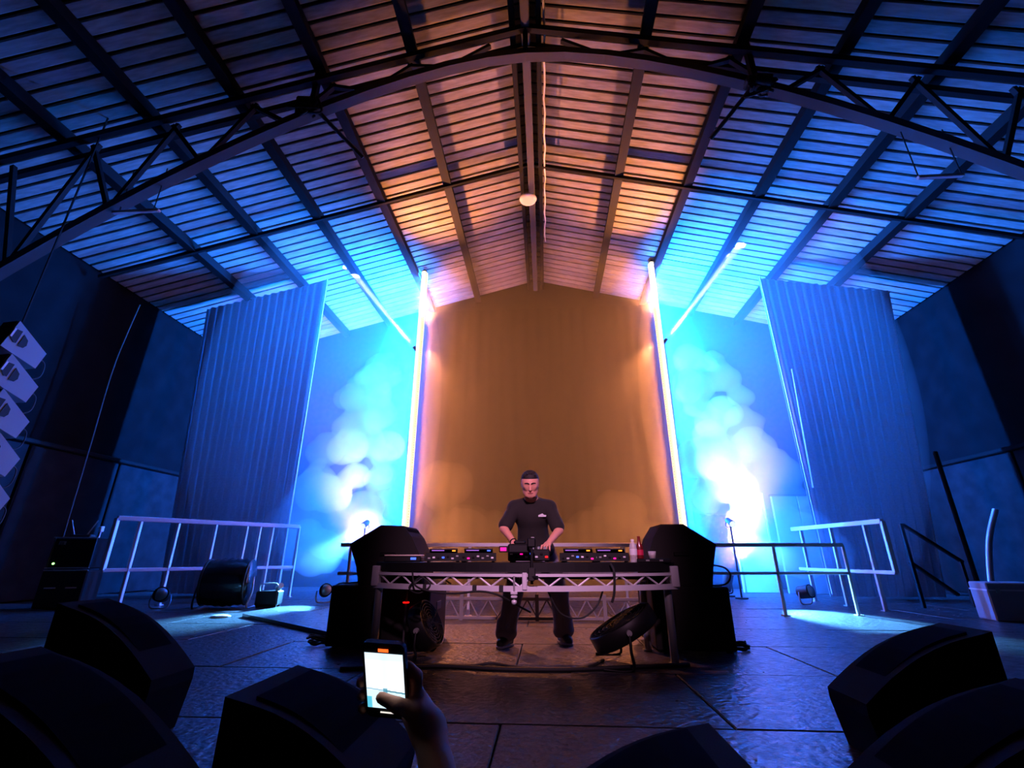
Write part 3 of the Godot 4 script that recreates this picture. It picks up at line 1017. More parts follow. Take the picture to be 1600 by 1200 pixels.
# ------------------------------------------------------------------ bodies: tapered capsules joined by a smooth minimum, meshed as surface nets
func blob(prims: Array, cell: float, clips := []) -> ArrayMesh:
	var lo := Vector3(1e9, 1e9, 1e9)
	var hi := -lo
	for p in prims:
		var r: float = maxf(p[2], p[3])
		for e in [p[0], p[1]]:
			lo = lo.min(e - Vector3.ONE * r)
			hi = hi.max(e + Vector3.ONE * r)
	lo -= Vector3.ONE * cell * 3.0
	hi += Vector3.ONE * cell * 3.0
	var n := Vector3i(((hi - lo) / cell).ceil()) + Vector3i.ONE
	var f := PackedFloat32Array()
	f.resize(n.x * n.y * n.z)
	f.fill(1.0)
	for p in prims:
		var a: Vector3 = p[0]
		var b: Vector3 = p[1]
		var ra: float = p[2]
		var rb: float = p[3]
		var k: float = p[4] if p.size() > 4 else 0.02
		var sc: Vector3 = p[5] if p.size() > 5 else Vector3.ONE    # stretches the capsule along the axes
		var m := maxf(ra, rb) * maxf(sc.x, maxf(sc.y, sc.z)) + k + cell * 2.0
		var i0 := Vector3i(((a.min(b) - Vector3.ONE * m - lo) / cell).floor()).clamp(Vector3i.ZERO, n - Vector3i.ONE)
		var i1 := Vector3i(((a.max(b) + Vector3.ONE * m - lo) / cell).ceil()).clamp(Vector3i.ZERO, n - Vector3i.ONE)
		var ab := (b - a) / sc
		var l2 := maxf(ab.length_squared(), 1e-9)
		var smin := minf(sc.x, minf(sc.y, sc.z))
		for z in range(i0.z, i1.z + 1):
			for y in range(i0.y, i1.y + 1):
				var at_ := (z * n.y + y) * n.x
				for x in range(i0.x, i1.x + 1):
					var q := (lo + Vector3(x, y, z) * cell - a) / sc
					var h := clampf(q.dot(ab) / l2, 0.0, 1.0)
					var d := ((q - ab * h).length() - lerpf(ra, rb, h)) * smin
					var g := f[at_ + x]
					var w := maxf(k - absf(g - d), 0.0) / k
					f[at_ + x] = minf(g, d) - w * w * k * 0.25
	for c in clips:
		var nrm: Vector3 = c[0]
		var off: float = c[1]
		for z in n.z:
			for y in n.y:
				for x in n.x:
					var i := (z * n.y + y) * n.x + x
					f[i] = maxf(f[i], nrm.dot(lo + Vector3(x, y, z) * cell) - off)
	var st := mb()
	smooth(st, 0)
	var id := {}
	var count := 0
	var sx := 1
	var sy := n.x
	var sz := n.x * n.y
	var corner := [0, sx, sy, sx + sy, sz, sx + sz, sy + sz, sx + sy + sz]
	var edges := [[0, 1], [2, 3], [4, 5], [6, 7], [0, 2], [1, 3], [4, 6], [5, 7], [0, 4], [1, 5], [2, 6], [3, 7]]
	var unit := [Vector3(0, 0, 0), Vector3(1, 0, 0), Vector3(0, 1, 0), Vector3(1, 1, 0), Vector3(0, 0, 1), Vector3(1, 0, 1), Vector3(0, 1, 1), Vector3(1, 1, 1)]
	for z in n.z - 1:
		for y in n.y - 1:
			for x in n.x - 1:
				var i := z * sz + y * sy + x
				var g0 := f[i]
				if absf(g0) > cell * 2.5: continue
				var neg := 0
				for c in corner:
					if f[i + c] < 0.0: neg += 1
				if neg == 0 or neg == 8: continue
				var s := Vector3.ZERO
				var m := 0
				for e in edges:
					var fa := f[i + corner[e[0]]]
					var fb := f[i + corner[e[1]]]
					if (fa < 0.0) != (fb < 0.0):
						s += unit[e[0]].lerp(unit[e[1]], fa / (fa - fb))
						m += 1
				st.add_vertex(lo + (Vector3(x, y, z) + s / m) * cell)
				id[i] = count
				count += 1
	for i in id:
		var inside: bool = f[i] < 0.0
		for ax in 3:
			var d: int = [sx, sy, sz][ax]
			if (f[i + d] < 0.0) == inside: continue
			var u: int = [sy, sz, sx][ax]
			var v: int = [sz, sx, sy][ax]
			if not (id.has(i - u) and id.has(i - v) and id.has(i - u - v)): continue
			var q := [id[i], id[i - u], id[i - u - v], id[i - v]]
			if inside: q = [q[3], q[2], q[1], q[0]]
			for k in [0, 1, 2, 0, 2, 3]: st.add_index(q[k])
	st.generate_normals()
	return st.commit()

func mirror_x(v: Vector3) -> Vector3:
	return Vector3(-v.x, v.y, v.z)

func performer():
	var skin := mat("skin", Color(0.86, 0.60, 0.50), 0.55)
	mat("tee", Color(0.105, 0.09, 0.085), 0.9)
	mat("jeans", Color(0.44, 0.42, 0.46), 0.9)
	mat("hair", Color(0.11, 0.07, 0.055), 0.75)
	mat("brow", Color(0.10, 0.06, 0.05), 0.8)
	mat("stubble", Color(0.36, 0.22, 0.18), 0.8)
	mat("shoe", Color(0.07, 0.07, 0.08), 0.5)
	mat("sole", Color(0.5, 0.48, 0.5), 0.6)
	mat("lip", Color(0.55, 0.25, 0.24), 0.6)
	var pr := thing("person", "person in black t-shirt and jeans bending over the decks, both hands on the controls", "person")
	# joints; the figure faces +z
	var pelvis := Vector3(0.02, 0.93, -5.36)
	var waist := Vector3(0.01, 1.08, -5.33)
	var chest := Vector3(0.005, 1.27, -5.24)
	var neck := Vector3(0.0, 1.43, -5.14)
	var head := Vector3(-0.005, 1.57, -5.0)
	var sh := [Vector3(-0.18, 1.345, -5.18), Vector3(0.19, 1.345, -5.18)]
	var el := [Vector3(-0.285, 1.12, -5.02), Vector3(0.285, 1.10, -5.02)]
	var wr := [Vector3(-0.165, 0.975, -4.78), Vector3(0.17, 0.965, -4.76)]
	var hp := [Vector3(-0.1, 0.9, -5.36), Vector3(0.13, 0.9, -5.38)]
	var kn := [Vector3(-0.20, 0.50, -5.16), Vector3(0.27, 0.50, -5.28)]
	var an := [Vector3(-0.27, 0.1, -5.22), Vector3(0.31, 0.1, -5.42)]
	var body := []
	body.append([pelvis, waist, 0.13, 0.125, 0.06])
	body.append([waist, chest, 0.125, 0.145, 0.06])
	body.append([chest + Vector3(-0.07, 0.04, 0), chest + Vector3(0.07, 0.04, 0), 0.12, 0.12, 0.06])
	body.append([chest, neck, 0.13, 0.066, 0.06])
	body.append([neck, head + Vector3(0, -0.05, -0.02), 0.064, 0.062, 0.04])
	for i in 2:
		body.append([chest + Vector3(0, 0.06, 0), sh[i], 0.09, 0.062, 0.06])
		body.append([sh[i], el[i], 0.056, 0.043, 0.03])
		body.append([el[i], wr[i], 0.045, 0.027, 0.02])
		body.append([hp[i], kn[i], 0.095, 0.062, 0.05])
		body.append([kn[i], an[i], 0.058, 0.038, 0.03])
	var bm := blob(body, 0.0125)
	var st := mb()
	st.append_from(bm, 0, Transform3D())
	# head on a finer grid, tilted down to the decks
	var tilt := Transform3D(Basis(Vector3.RIGHT, 0.42) * Basis(Vector3.UP, 0.04), head)
	var hd := []
	var H := func(x, y, z): return tilt * Vector3(x, y, z)
	hd.append([H.call(0, 0.035, -0.02), H.call(0, 0.035, 0.005), 0.092, 0.092, 0.03])
	hd.append([H.call(0, -0.02, 0.025), H.call(0, -0.06, 0.035), 0.076, 0.062, 0.04])
	hd.append([H.call(-0.018, -0.1, 0.062), H.call(0.018, -0.1, 0.062), 0.028, 0.028, 0.04])
	for e in [-1, 1]:
		hd.append([H.call(e * 0.055, -0.07, 0.02), H.call(e * 0.03, -0.1, 0.05), 0.024, 0.022, 0.03])
		hd.append([H.call(e * 0.045, -0.005, 0.068), H.call(e * 0.035, -0.02, 0.072), 0.016, 0.015, 0.025])     # cheekbone
		hd.append([H.call(e * 0.014, 0.03, 0.092), H.call(e * 0.042, 0.03, 0.083), 0.011, 0.01, 0.012])       # brow ridge
		hd.append([H.call(e * 0.086, 0.012, -0.012), H.call(e * 0.088, -0.025, -0.008), 0.016, 0.011, 0.008, Vector3(0.6, 1, 1)])  # ear
		hd.append([H.call(e * 0.009, -0.03, 0.104), H.call(e * 0.01, -0.03, 0.1), 0.009, 0.008, 0.008])       # nostril wing
		hd.append([H.call(e * 0.03, 0.008, 0.079), H.call(e * 0.034, 0.008, 0.078), 0.013, 0.012, 0.006])     # eyelid
	hd.append([H.call(0, 0.02, 0.092), H.call(0, -0.026, 0.116), 0.009, 0.011, 0.012])     # nose
	hd.append([H.call(-0.012, -0.056, 0.088), H.call(0.012, -0.056, 0.088), 0.012, 0.012, 0.012])
	hd.append([H.call(-0.01, -0.07, 0.086), H.call(0.01, -0.07, 0.086), 0.012, 0.012, 0.012])
	hd.append([H.call(0, -0.06, -0.02), neck + Vector3(0, 0.03, 0.01), 0.05, 0.054, 0.03])
	st.append_from(blob(hd, 0.005), 0, Transform3D())
	# hands resting on the controls, fingers spread and bent
	for i in 2:
		var e := -1.0 if i == 0 else 1.0
		var w: Vector3 = wr[i]
		var fw := (Vector3(-e * 0.25, -0.28, 1.0)).normalized()
		var sd := fw.cross(Vector3.UP).normalized()      # to the figure's... across the palm
		var up := sd.cross(fw).normalized()
		var hn := []
		hn.append([w - fw * 0.03, w + fw * 0.01, 0.029, 0.026, 0.015])
		for k in 4:
			var u := (k - 1.5) * 0.019
			var kb := w + fw * (0.078 - absf(k - 1.3) * 0.005) + sd * u
			hn.append([w + fw * 0.012 + sd * u * 0.6, kb, 0.017, 0.0115, 0.014])
			var l: float = [0.036, 0.042, 0.039, 0.031][k]
			var p1 := kb + fw * l * 0.92 + up * 0.006 + sd * u * 0.35
			var p2 := p1 + fw * l * 0.55 - up * l * 0.55 + sd * u * 0.1
			var p3 := p2 + fw * l * 0.2 - up * l * 0.5
			hn.append([kb, p1, 0.0098, 0.0088, 0.004])
			hn.append([p1, p2, 0.0088, 0.008, 0.003])
			hn.append([p2, p3, 0.008, 0.007, 0.003])
		var ts := sd * (-e) * -1.0
		var tb := w + fw * 0.025 + ts * 0.024
		var t1 := tb + fw * 0.03 + ts * 0.028 - up * 0.012
		hn.append([w + fw * 0.01, tb, 0.02, 0.014, 0.01])
		hn.append([tb, t1, 0.0125, 0.0105, 0.006])
		hn.append([t1, t1 + fw * 0.03 - up * 0.016 + ts * 0.004, 0.0105, 0.008, 0.004])
		st.append_from(blob(hn, 0.004), 0, Transform3D())
	put(st.commit(), "body", skin, pr)
	# clothes follow the body
	var tee := []
	tee.append([pelvis + Vector3(-0.05, -0.03, 0), pelvis + Vector3(0.06, -0.03, 0), 0.165, 0.165, 0.05])
	tee.append([pelvis, waist, 0.165, 0.155, 0.06])
	tee.append([waist, chest, 0.155, 0.165, 0.06])
	tee.append([chest + Vector3(-0.085, 0.03, 0), chest + Vector3(0.085, 0.03, 0), 0.135, 0.135, 0.06])
	tee.append([chest, neck + Vector3(0, -0.01, -0.01), 0.14, 0.066, 0.06])
	for i in 2:
		tee.append([chest + Vector3(0, 0.06, 0), sh[i], 0.1, 0.07, 0.05])
		tee.append([neck + Vector3(0, -0.03, -0.02), sh[i] + Vector3(0, 0.005, 0), 0.062, 0.062, 0.05])
		tee.append([sh[i], sh[i].lerp(el[i], 0.84), 0.07, 0.076, 0.04])
	var tm := blob(tee, 0.0125, [[Vector3(0, -1, 0), -0.82], [Vector3(0, 0.93, 0.37), Vector3(0, 0.93, 0.37).dot(neck + Vector3(0, 0.012, 0.0))]])
	put(tm, "t_shirt", mats["tee"], pr)
	var pants := []
	pants.append([pelvis + Vector3(-0.05, 0.0, 0), pelvis + Vector3(0.05, 0.0, 0), 0.135, 0.135, 0.05])
	for i in 2:
		pants.append([hp[i], kn[i], 0.12, 0.098, 0.05])
		pants.append([kn[i], an[i] + Vector3(0, 0.02, 0), 0.098, 0.088, 0.03])
		for k in 3:   # folds piled on the shoe
			var q: Vector3 = an[i] + Vector3(0, 0.03 + 0.05 * k, 0.02 - 0.012 * (k % 2))
			pants.append([q + Vector3(-0.03, 0, 0), q + Vector3(0.03, 0.01, 0.0), 0.082 - 0.006 * k, 0.08 - 0.006 * k, 0.012])
	put(blob(pants, 0.0125, [[Vector3(0, -1, 0), -0.065]]), "jeans", mats["jeans"], pr)
	for i in 2:
		var a: Vector3 = an[i]
		var dir := Vector3(-0.45 if i == 0 else 0.4, 0, 1.0).normalized()
		var shoe := [[a + Vector3(0, -0.045, 0) - dir * 0.05, a + Vector3(0, -0.055, 0) + dir * 0.12, 0.05, 0.043, 0.03], [a + Vector3(0, 0.0, 0), a + Vector3(0, -0.04, 0) + dir * 0.09, 0.05, 0.04, 0.03]]
		var sm := put(blob(shoe, 0.01, [[Vector3(0, -1, 0), -0.012]]), "shoe", mats["shoe"], pr)
		put(blob([[a + Vector3(0, -0.082, 0) - dir * 0.055, a + Vector3(0, -0.082, 0) + dir * 0.125, 0.052, 0.046, 0.02]], 0.01, [[Vector3(0, 1, 0), 0.03], [Vector3(0, -1, 0), -0.002]]), "sole", mats["sole"], sm)
	# short hair: swept cap over the crown, faded sides
	var hair := []
	hair.append([H.call(0, 0.056, -0.03), H.call(0, 0.06, 0.0), 0.089, 0.087, 0.03])
	hair.append([H.call(0, 0.0, -0.05), H.call(0, 0.04, -0.04), 0.08, 0.086, 0.03])
	var hr := RandomNumberGenerator.new()
	hr.seed = 3
	for k in 60:
		var an2 := hr.randf_range(-1.0, 1.0)
		var fb := hr.randf_range(-1.0, 0.85)
		var root := Vector3(an2 * 0.06, 0.132 - 0.03 * an2 * an2 - 0.022 * fb * fb, 0.058 * fb)
		var tip := root + Vector3(an2 * 0.006 + hr.randf_range(-0.006, 0.006), 0.018, 0.014 + hr.randf_range(-0.006, 0.006))
		hair.append([H.call(root.x, root.y, root.z), H.call(tip.x, tip.y, tip.z), 0.011, 0.006, 0.006])
	put(blob(hair, 0.005), "hair", mats["hair"], pr)
	for e in [-1, 1]:
		var bw := mb()
		tube(bw, curve([H.call(e * 0.01, 0.034, 0.106), H.call(e * 0.03, 0.042, 0.102), H.call(e * 0.056, 0.034, 0.082)], 4), 0.0065, 6)
		build(bw, "eyebrow", mats["brow"], pr)
		var ey := mb()
		tube(ey, curve([H.call(e * 0.016, 0.006, 0.092), H.call(e * 0.032, 0.001, 0.094), H.call(e * 0.049, 0.006, 0.086)], 4), 0.0055, 6)
		build(ey, "lash_line", mats["brow"], pr)
	var lips := mb()
	tube(lips, curve([H.call(-0.026, -0.066, 0.094), H.call(0, -0.063, 0.1025), H.call(0.026, -0.066, 0.094)], 4), 0.0055, 6)
	build(lips, "lips", mats["lip"], pr)
	var beard := [[H.call(-0.02, -0.1, 0.064), H.call(0.02, -0.1, 0.064), 0.03, 0.03, 0.03], [H.call(-0.055, -0.068, 0.025), H.call(-0.03, -0.1, 0.05), 0.024, 0.024, 0.03], [H.call(0.055, -0.068, 0.025), H.call(0.03, -0.1, 0.05), 0.024, 0.024, 0.03]]
	put(blob(beard, 0.006), "beard", mats["stubble"], pr)
	var lg := mb()
	prism(lg, PackedVector2Array([Vector2(-0.04, -0.012), Vector2(0.04, -0.012), Vector2(0.045, 0.004), Vector2(0.02, 0.008), Vector2(0.004, 0.022), Vector2(-0.012, 0.016), Vector2(-0.04, 0.004)]), 0, 0.003, Transform3D(Basis(Vector3.RIGHT, 0.2), Vector3(0.115, 1.255, -5.083)))
	build(lg, "chest_logo", mats["white metal"], pr)
	var wb := mb()
	var wd: Vector3 = (wr[0] - el[0]).normalized()
	torus(wb, 0.031, 0.007, along(wr[0] - wd * 0.02, wr[0]), 20, 6)
	build(wb, "bracelet", mats["dark steel"], pr)
# ------------------------------------------------------------------ things on the deck
func floor_fan(label: String, place: Vector3, lean: Basis, r := 0.27) -> Node3D:
	var t := thing("floor_fan", label, "fan", place)
	var c := Transform3D(lean, Vector3(0, 0, 0))
	var d := mb()
	lathe(d, [[r * 0.97, -0.07], [r, -0.06], [r, 0.06], [r * 0.97, 0.07], [r * 0.95, 0.06], [r * 0.95, -0.06], [r * 0.97, -0.07]], c, 32)
	build(d, "drum", mats["black plastic"], t)
	for side in [-0.066, 0.066]:
		var g := mb()
		for k in 7:
			torus(g, r * (0.16 + 0.13 * k), 0.0035, c * at(Vector3(0, side, 0)), 32, 5)
		for k in 10:
			var a := TAU * k / 10.0
			rod(g, c * Vector3(0, side, 0), c * Vector3(cos(a) * r * 0.96, side, sin(a) * r * 0.96), 0.003, -1, 5)
		build(g, "guard", mats["dark steel"], t)
	var m := mb()
	rod(m, c * Vector3(0, -0.06, 0), c * Vector3(0, 0.04, 0), 0.06, 0.05, 16)
	build(m, "motor", mats["black plastic"], t)
	for k in 4:
		var b := mb()
		var bt := c * Transform3D(Basis(Vector3.UP, TAU * k / 4.0), Vector3.ZERO)
		box(b, Vector3(r * 0.72, 0.008, 0.11), bt * at(Vector3(r * 0.5, 0.0, 0), Vector3(0.5, 0, 0)), 0.003)
		build(b, "blade", mats["grey steel"], t)
	var floor_y := 0.012 - place.y
	for e in [-1, 1]:
		var s := mb()
		var p := c * Vector3(0, 0, e * (r + 0.02))
		tube(s, curve([p, p + Vector3(0.0, (floor_y - p.y) * 0.5, 0.03 * e), Vector3(p.x, floor_y, p.z + 0.02 * e), Vector3(p.x - 0.22, floor_y, p.z)], 6), 0.012, 8)
		build(s, "stand_tube", mats["black plastic"], t)
		var f := mb()
		rod(f, c * Vector3(0, 0, e * r), c * Vector3(0, 0, e * (r + 0.035)), 0.022, -1, 12)
		build(f, "pivot", mats["tube silver"], t)
	return t

func stage_things():
	floor_fan("black floor fan tilted upward under the bottle end of the table", Vector3(0.80, 0.27, -4.55), Basis(Vector3.FORWARD, -0.5) * Basis(Vector3.RIGHT, 0.0), 0.3)
	floor_fan("black floor fan turned edge-on under the laptop end of the table", Vector3(-0.98, 0.25, -4.72), Basis(Vector3.FORWARD, 1.1) * Basis(Vector3.RIGHT, 0.15), 0.21)
	# slim stand with a red ring light
	var ms := thing("microphone_stand", "slim stand with a glowing red ring in front of the bass cabinet", "stand", Vector3(-1.22, 0, -4.85))
	var a := mb()
	rod(a, Vector3(0, 0.01, 0), Vector3(0, 0.58, 0), 0.01)
	build(a, "pole", mats["grey steel"], ms)
	var b := mb()
	torus(b, 0.025, 0.007, at(Vector3(0, 0.43, 0)), 18, 6)
	build(b, "ring_light", mats["led red"], ms)
	var c := mb()
	lathe(c, [[0.0, 0.0], [0.11, 0.0], [0.11, 0.012], [0.02, 0.02], [0.0, 0.02]], Transform3D(), 24, true)
	build(c, "base", mats["rubber"], ms)
	# cables across the deck
	var runs := [
		["thick black cable run lying across the deck under the table front", [Vector3(-1.5, 0.015, -4.1), Vector3(-1.0, 0.015, -4.2), Vector3(-0.7, 0.015, -4.25), Vector3(-0.2, 0.015, -4.18), Vector3(0.3, 0.015, -4.2), Vector3(0.8, 0.015, -4.32), Vector3(1.3, 0.015, -4.45)], 0.018],
		["second black cable weaving beside the thick cable run on the deck", [Vector3(-0.9, 0.012, -4.35), Vector3(-0.5, 0.012, -4.3), Vector3(-0.32, 0.02, -4.36), Vector3(-0.05, 0.012, -4.26), Vector3(0.4, 0.012, -4.27), Vector3(0.62, 0.012, -4.6)], 0.011],
	]
	for d in runs:
		var q := mb()
		tube(q, curve(d[1], 6), d[2], 6)
		tag(build(q, "deck_cable", mats["rubber"]), d[0], "cable")
	# small bright disc and folded mat edge in front of the long rail
	var ds := mb()
	lathe(ds, [[0.0, 0.0], [0.13, 0.0], [0.14, 0.01], [0.1, 0.03], [0.0, 0.034]], at(Vector3(-4.7, 0.002, -7.3)), 20)
	tag(build(ds, "floor_disc", mats["white metal"]), "small white round disc lying on the deck before the barrel fan", "disc")
	var dk := mb()
	prism(dk, PackedVector2Array([Vector2(-4.4, 7.35), Vector2(-2.2, 5.6), Vector2(-2.1, 7.6), Vector2(-4.0, 7.75)]), 0.002, 0.05, Transform3D(Basis(Vector3.RIGHT, -PI / 2), Vector3.ZERO))
	tag(build(dk, "riser_mat", mats["stage deck"]), "thin grey riser sheet on the deck beside the bass cabinet by the laptop", "riser")

func side_things():
	# hanging speaker array: five cabinets, each its own thing
	var ord := ["topmost", "second from top", "middle", "second from bottom", "lowest"]
	for i in 5:
		var t := thing("array_speaker", "pale hanging array speaker cabinet, %s of the column of five" % ord[i], "loudspeaker", Vector3(-7.5 + 0.09 * i, 4.1 - 0.53 * i, -5.5), 1.45, "hanging speaker array")
		t.scale = Vector3(0.72, 0.8, 0.72)
		t.rotation.z = -0.03 - 0.035 * i
		var m := mb()
		var poly := PackedVector2Array([Vector2(0.02, 0.0), Vector2(0.66, -0.40), Vector2(0.58, -0.74), Vector2(-0.1, -0.56)])
		prism(m, poly, -0.4, 0.0)
		build(m, "cabinet", mats["array grey"], t)
		var r := mb()
		prism(r, PackedVector2Array([Vector2(0.02, -0.17), Vector2(0.13, -0.17), Vector2(0.10, -0.42), Vector2(0.05, -0.42), Vector2(-0.01, -0.36)]), 0.0, 0.012)
		build(r, "rigging_slot", mats["rubber"], t)
		var r2 := mb()
		prism(r2, PackedVector2Array([Vector2(0.18, -0.22), Vector2(0.27, -0.3), Vector2(0.28, -0.4), Vector2(0.24, -0.46), Vector2(0.14, -0.46)]), 0.0, 0.012)
		build(r2, "rigging_slot", mats["rubber"], t)
		var w := mb()
		bar(w, Vector3(0.0, -0.17, 0.02), Vector3(-0.03, -0.34, 0.02), 0.035, 0.02)
		build(w, "locking_bar", mats["white metal"], t)
		var g := mb()
		bar(g, Vector3(0.0, -0.02, -0.2), Vector3(-0.1, -0.54, -0.2), 0.03, 0.36)
		build(g, "grille", mats["dark steel"], t)
		var c := mb()
		tube(c, curve([Vector3(0.63, -0.52, -0.06), Vector3(0.74, -0.6, -0.06), Vector3(0.74, -0.85, -0.06), Vector3(0.52, -1.0, -0.06)], 6), 0.012, 6)
		build(c, "link_cable", mats["grey steel"], t)
	var hb := mb()
	bar(hb, Vector3(-7.5, 4.1, -5.55), Vector3(-7.5, roof_y(7.5), -5.55), 0.02)
	tag(build(hb, "hoist_chain", mats["dark steel"]), "thin hoist chain holding the hanging speaker array", "chain")
	# amp rack with radio receiver
	var rk := thing("amp_rack", "black equipment rack with a small green lamp beside the guard rail end", "rack", Vector3(-8.3, 0, -8.35), 0.35)
	var b := mb()
	box(b, Vector3(0.62, 0.52, 0.5), at(Vector3(0, 0.9, 0)), 0.02)
	build(b, "upper_case", mats["black plastic"], rk)
	var b2 := mb()
	box(b2, Vector3(0.66, 0.6, 0.55), at(Vector3(0, 0.32, 0)), 0.02)
	build(b2, "lower_case", mats["cabinet"], rk)
	for y in [0.66, 0.62, 1.165]:
		var e := mb()
		box(e, Vector3(0.64, 0.014, 0.02), at(Vector3(0, y, 0.262)))
		build(e, "edge_trim", mats["alloy"], rk)
	for e2 in [-1, 1]:
		var e := mb()
		box(e, Vector3(0.014, 0.5, 0.02), at(Vector3(e2 * 0.305, 0.9, 0.25)))
		build(e, "edge_trim", mats["grey steel"], rk)
	var gl := mb()
	rod(gl, Vector3(-0.22, 0.73, 0.25), Vector3(-0.22, 0.73, 0.265), 0.018, -1, 10)
	build(gl, "power_lamp", mats["led green"], rk)
	var lb := mb()
	box(lb, Vector3(0.1, 0.06, 0.006), at(Vector3(-0.18, 1.07, 0.253)))
	build(lb, "paper_tag", mats["white metal"], rk)
	for k in 3:
		var f := mb()
		box(f, Vector3(0.5, 0.12, 0.01), at(Vector3(0.02, 0.76 + 0.14 * k, 0.251)), 0.004)
		build(f, "amp_front", mats["dark steel"], rk)
	for k in 2:
		var f := mb()
		box(f, Vector3(0.16, 0.02, 0.02), at(Vector3(-0.15 + 0.3 * k, 0.34, 0.28)), 0.004)
		build(f, "catch", mats["alloy"], rk)
	var ra := thing("radio_receiver", "small radio receiver with two raised aerials on the amp rack", "receiver", Vector3(-8.35, 1.172, -8.35), 0.35)
	var q := mb()
	box(q, Vector3(0.3, 0.05, 0.2), at(Vector3(0, 0.026, 0)), 0.006)
	build(q, "body", mats["grey steel"], ra)
	for e in [-1, 1]:
		var an := mb()
		rod(an, Vector3(e * 0.1, 0.05, 0.08), Vector3(e * 0.2, 0.3, 0.08), 0.012, 0.008, 8)
		build(an, "aerial", mats["tube silver"], ra)
	var ad := thing("socket_box", "small pale adapter standing on the amp rack beside the receiver", "adapter", Vector3(-8.08, 1.172, -8.4))
	var aq := mb()
	box(aq, Vector3(0.07, 0.1, 0.07), at(Vector3(0, 0.15, 0)), 0.01)
	rod(aq, Vector3(0, 0, 0), Vector3(0, 0.11, 0), 0.016)
	build(aq, "body", mats["white metal"], ad)
	# barrel fan wrapped in glossy sheet
	var foil := mat("glossy sheet", Color(0.10, 0.11, 0.13), 0.18)
	var bf := thing("barrel_fan", "large dark barrel fan wrapped in glossy sheet in front of the rail", "fan", Vector3(-5.55, 0, -8.6), 0.3)
	var p := []
	var st := mb()
	var prof := []
	for k in 13:
		var u := k / 12.0
		prof.append([0.36 + 0.035 * sin(u * PI) + 0.012 * sin(u * 40.0), -0.36 + u * 0.72])
	lathe(st, [[0.0, -0.36]] + prof + [[0.0, 0.36]], Transform3D(Basis(Vector3.FORWARD, PI / 2), Vector3(0, 0.42, 0)), 36)
	build(st, "wrapped_drum", foil, bf)
	for e in [-1, 1]:
		var s := mb()
		torus(s, 0.37, 0.02, Transform3D(Basis(Vector3.FORWARD, PI / 2), Vector3(e * 0.34, 0.42, 0)), 30, 8)
		build(s, "drum_rim", mats["black plastic"], bf)
		var l := mb()
		tube(l, curve([Vector3(e * 0.42, 0.5, 0.05), Vector3(e * 0.45, 0.25, 0.12), Vector3(e * 0.42, 0.015, 0.2), Vector3(e * 0.46, 0.012, -0.3)], 5), 0.016, 8)
		build(l, "stand_tube", mats["alloy"] if e > 0 else mats["black plastic"], bf)
	# hazer and low light units near the rail
	var hz := thing("haze_machine", "small haze machine with silver handle beside the barrel fan", "haze machine", Vector3(-4.85, 0, -8.8), 0.2)
	var h := mb()
	box(h, Vector3(0.38, 0.24, 0.3), at(Vector3(0, 0.15, 0)), 0.02)
	build(h, "body", mats["black plastic"], hz)
	var h2 := mb()
	tube(h2, curve([Vector3(-0.15, 0.27, 0.1), Vector3(-0.13, 0.38, 0.1), Vector3(0.13, 0.38, 0.1), Vector3(0.15, 0.27, 0.1)], 5), 0.015, 8)
	build(h2, "handle", mats["alloy"], hz)
	var h3 := mb()
	rod(h3, Vector3(0.12, 0.3, 0.0), Vector3(0.2, 0.36, 0.1), 0.05)
	build(h3, "nozzle", mats["alloy"], hz)
	for fz in [-0.1, 0.1]:
		var h4 := mb()
		box(h4, Vector3(0.34, 0.035, 0.04), at(Vector3(0, 0.018, fz)))
		build(h4, "skid", mats["rubber"], hz)
	var spots := [[Vector3(-6.55, 0, -8.35), "low black floor lamp at the foot of the rail, nearest the amp rack"], [Vector3(-4.2, 0, -9.6), "low black floor lamp between the haze machine and the light column"], [Vector3(5.0, 0, -9.9), "low black floor lamp at the foot of the grey wall flat"]]
	for d in spots:
		var fl := thing("floor_lamp_unit", d[1], "stage lamp", d[0], 0.4)
		var f := mb()
		rod(f, Vector3(0, 0.2, -0.1), Vector3(0.02, 0.24, 0.12), 0.11, 0.12, 18)
		build(f, "can", mats["black plastic"], fl)
		var y := mb()
		tube(y, curve([Vector3(-0.14, 0.22, 0), Vector3(-0.15, 0.1, 0), Vector3(-0.1, 0.015, 0), Vector3(0.1, 0.015, 0), Vector3(0.15, 0.1, 0), Vector3(0.14, 0.22, 0)], 5), 0.014, 8)
		build(y, "yoke", mats["alloy"], fl)
		var lf := mb()
		lathe(lf, [[0.0, 0.0], [0.1, 0.0], [0.1, 0.01], [0.0, 0.016]], Transform3D(Basis(Vector3.RIGHT, PI / 2 - 0.18), Vector3(0.02, 0.24, 0.115)), 18)
		build(lf, "lens", mats["tube silver"], fl)
	# white door panel and the dark wall flat next to it
	var dp := thing("door_panel", "tall bright white door panel behind the rear rail beside the wall flat", "door", Vector3(5.5, 0, -13.0), 0.0)
	var d := mb()
	box(d, Vector3(0.78, 2.4, 0.05), at(Vector3(0, 1.2, 0)), 0.008)
	build(d, "leaf", mats["white metal"], dp)
	for e in [-1, 1]:
		var j := mb()
		box(j, Vector3(0.05, 2.44, 0.09), at(Vector3(e * 0.415, 1.22, 0)), 0.006)
		build(j, "jamb", mats["alloy"], dp)
	var hnd := mb()
	rod(hnd, Vector3(0.24, 1.02, 0.03), Vector3(0.24, 1.02, 0.07), 0.02)
	build(hnd, "knob", mats["tube silver"], dp)
	var wf := thing("wall_flat", "grey free-standing wall flat between the white door panel and the guard rail", "partition", Vector3(6.9, 0, -12.6))
	for k in 3:
		var f := mb()
		box(f, Vector3(0.62, 2.3, 0.08), at(Vector3(-0.63 + 0.63 * k, 1.15, 0)), 0.01)
		build(f, "panel", mats["array grey"], wf)
	var fc := mb()
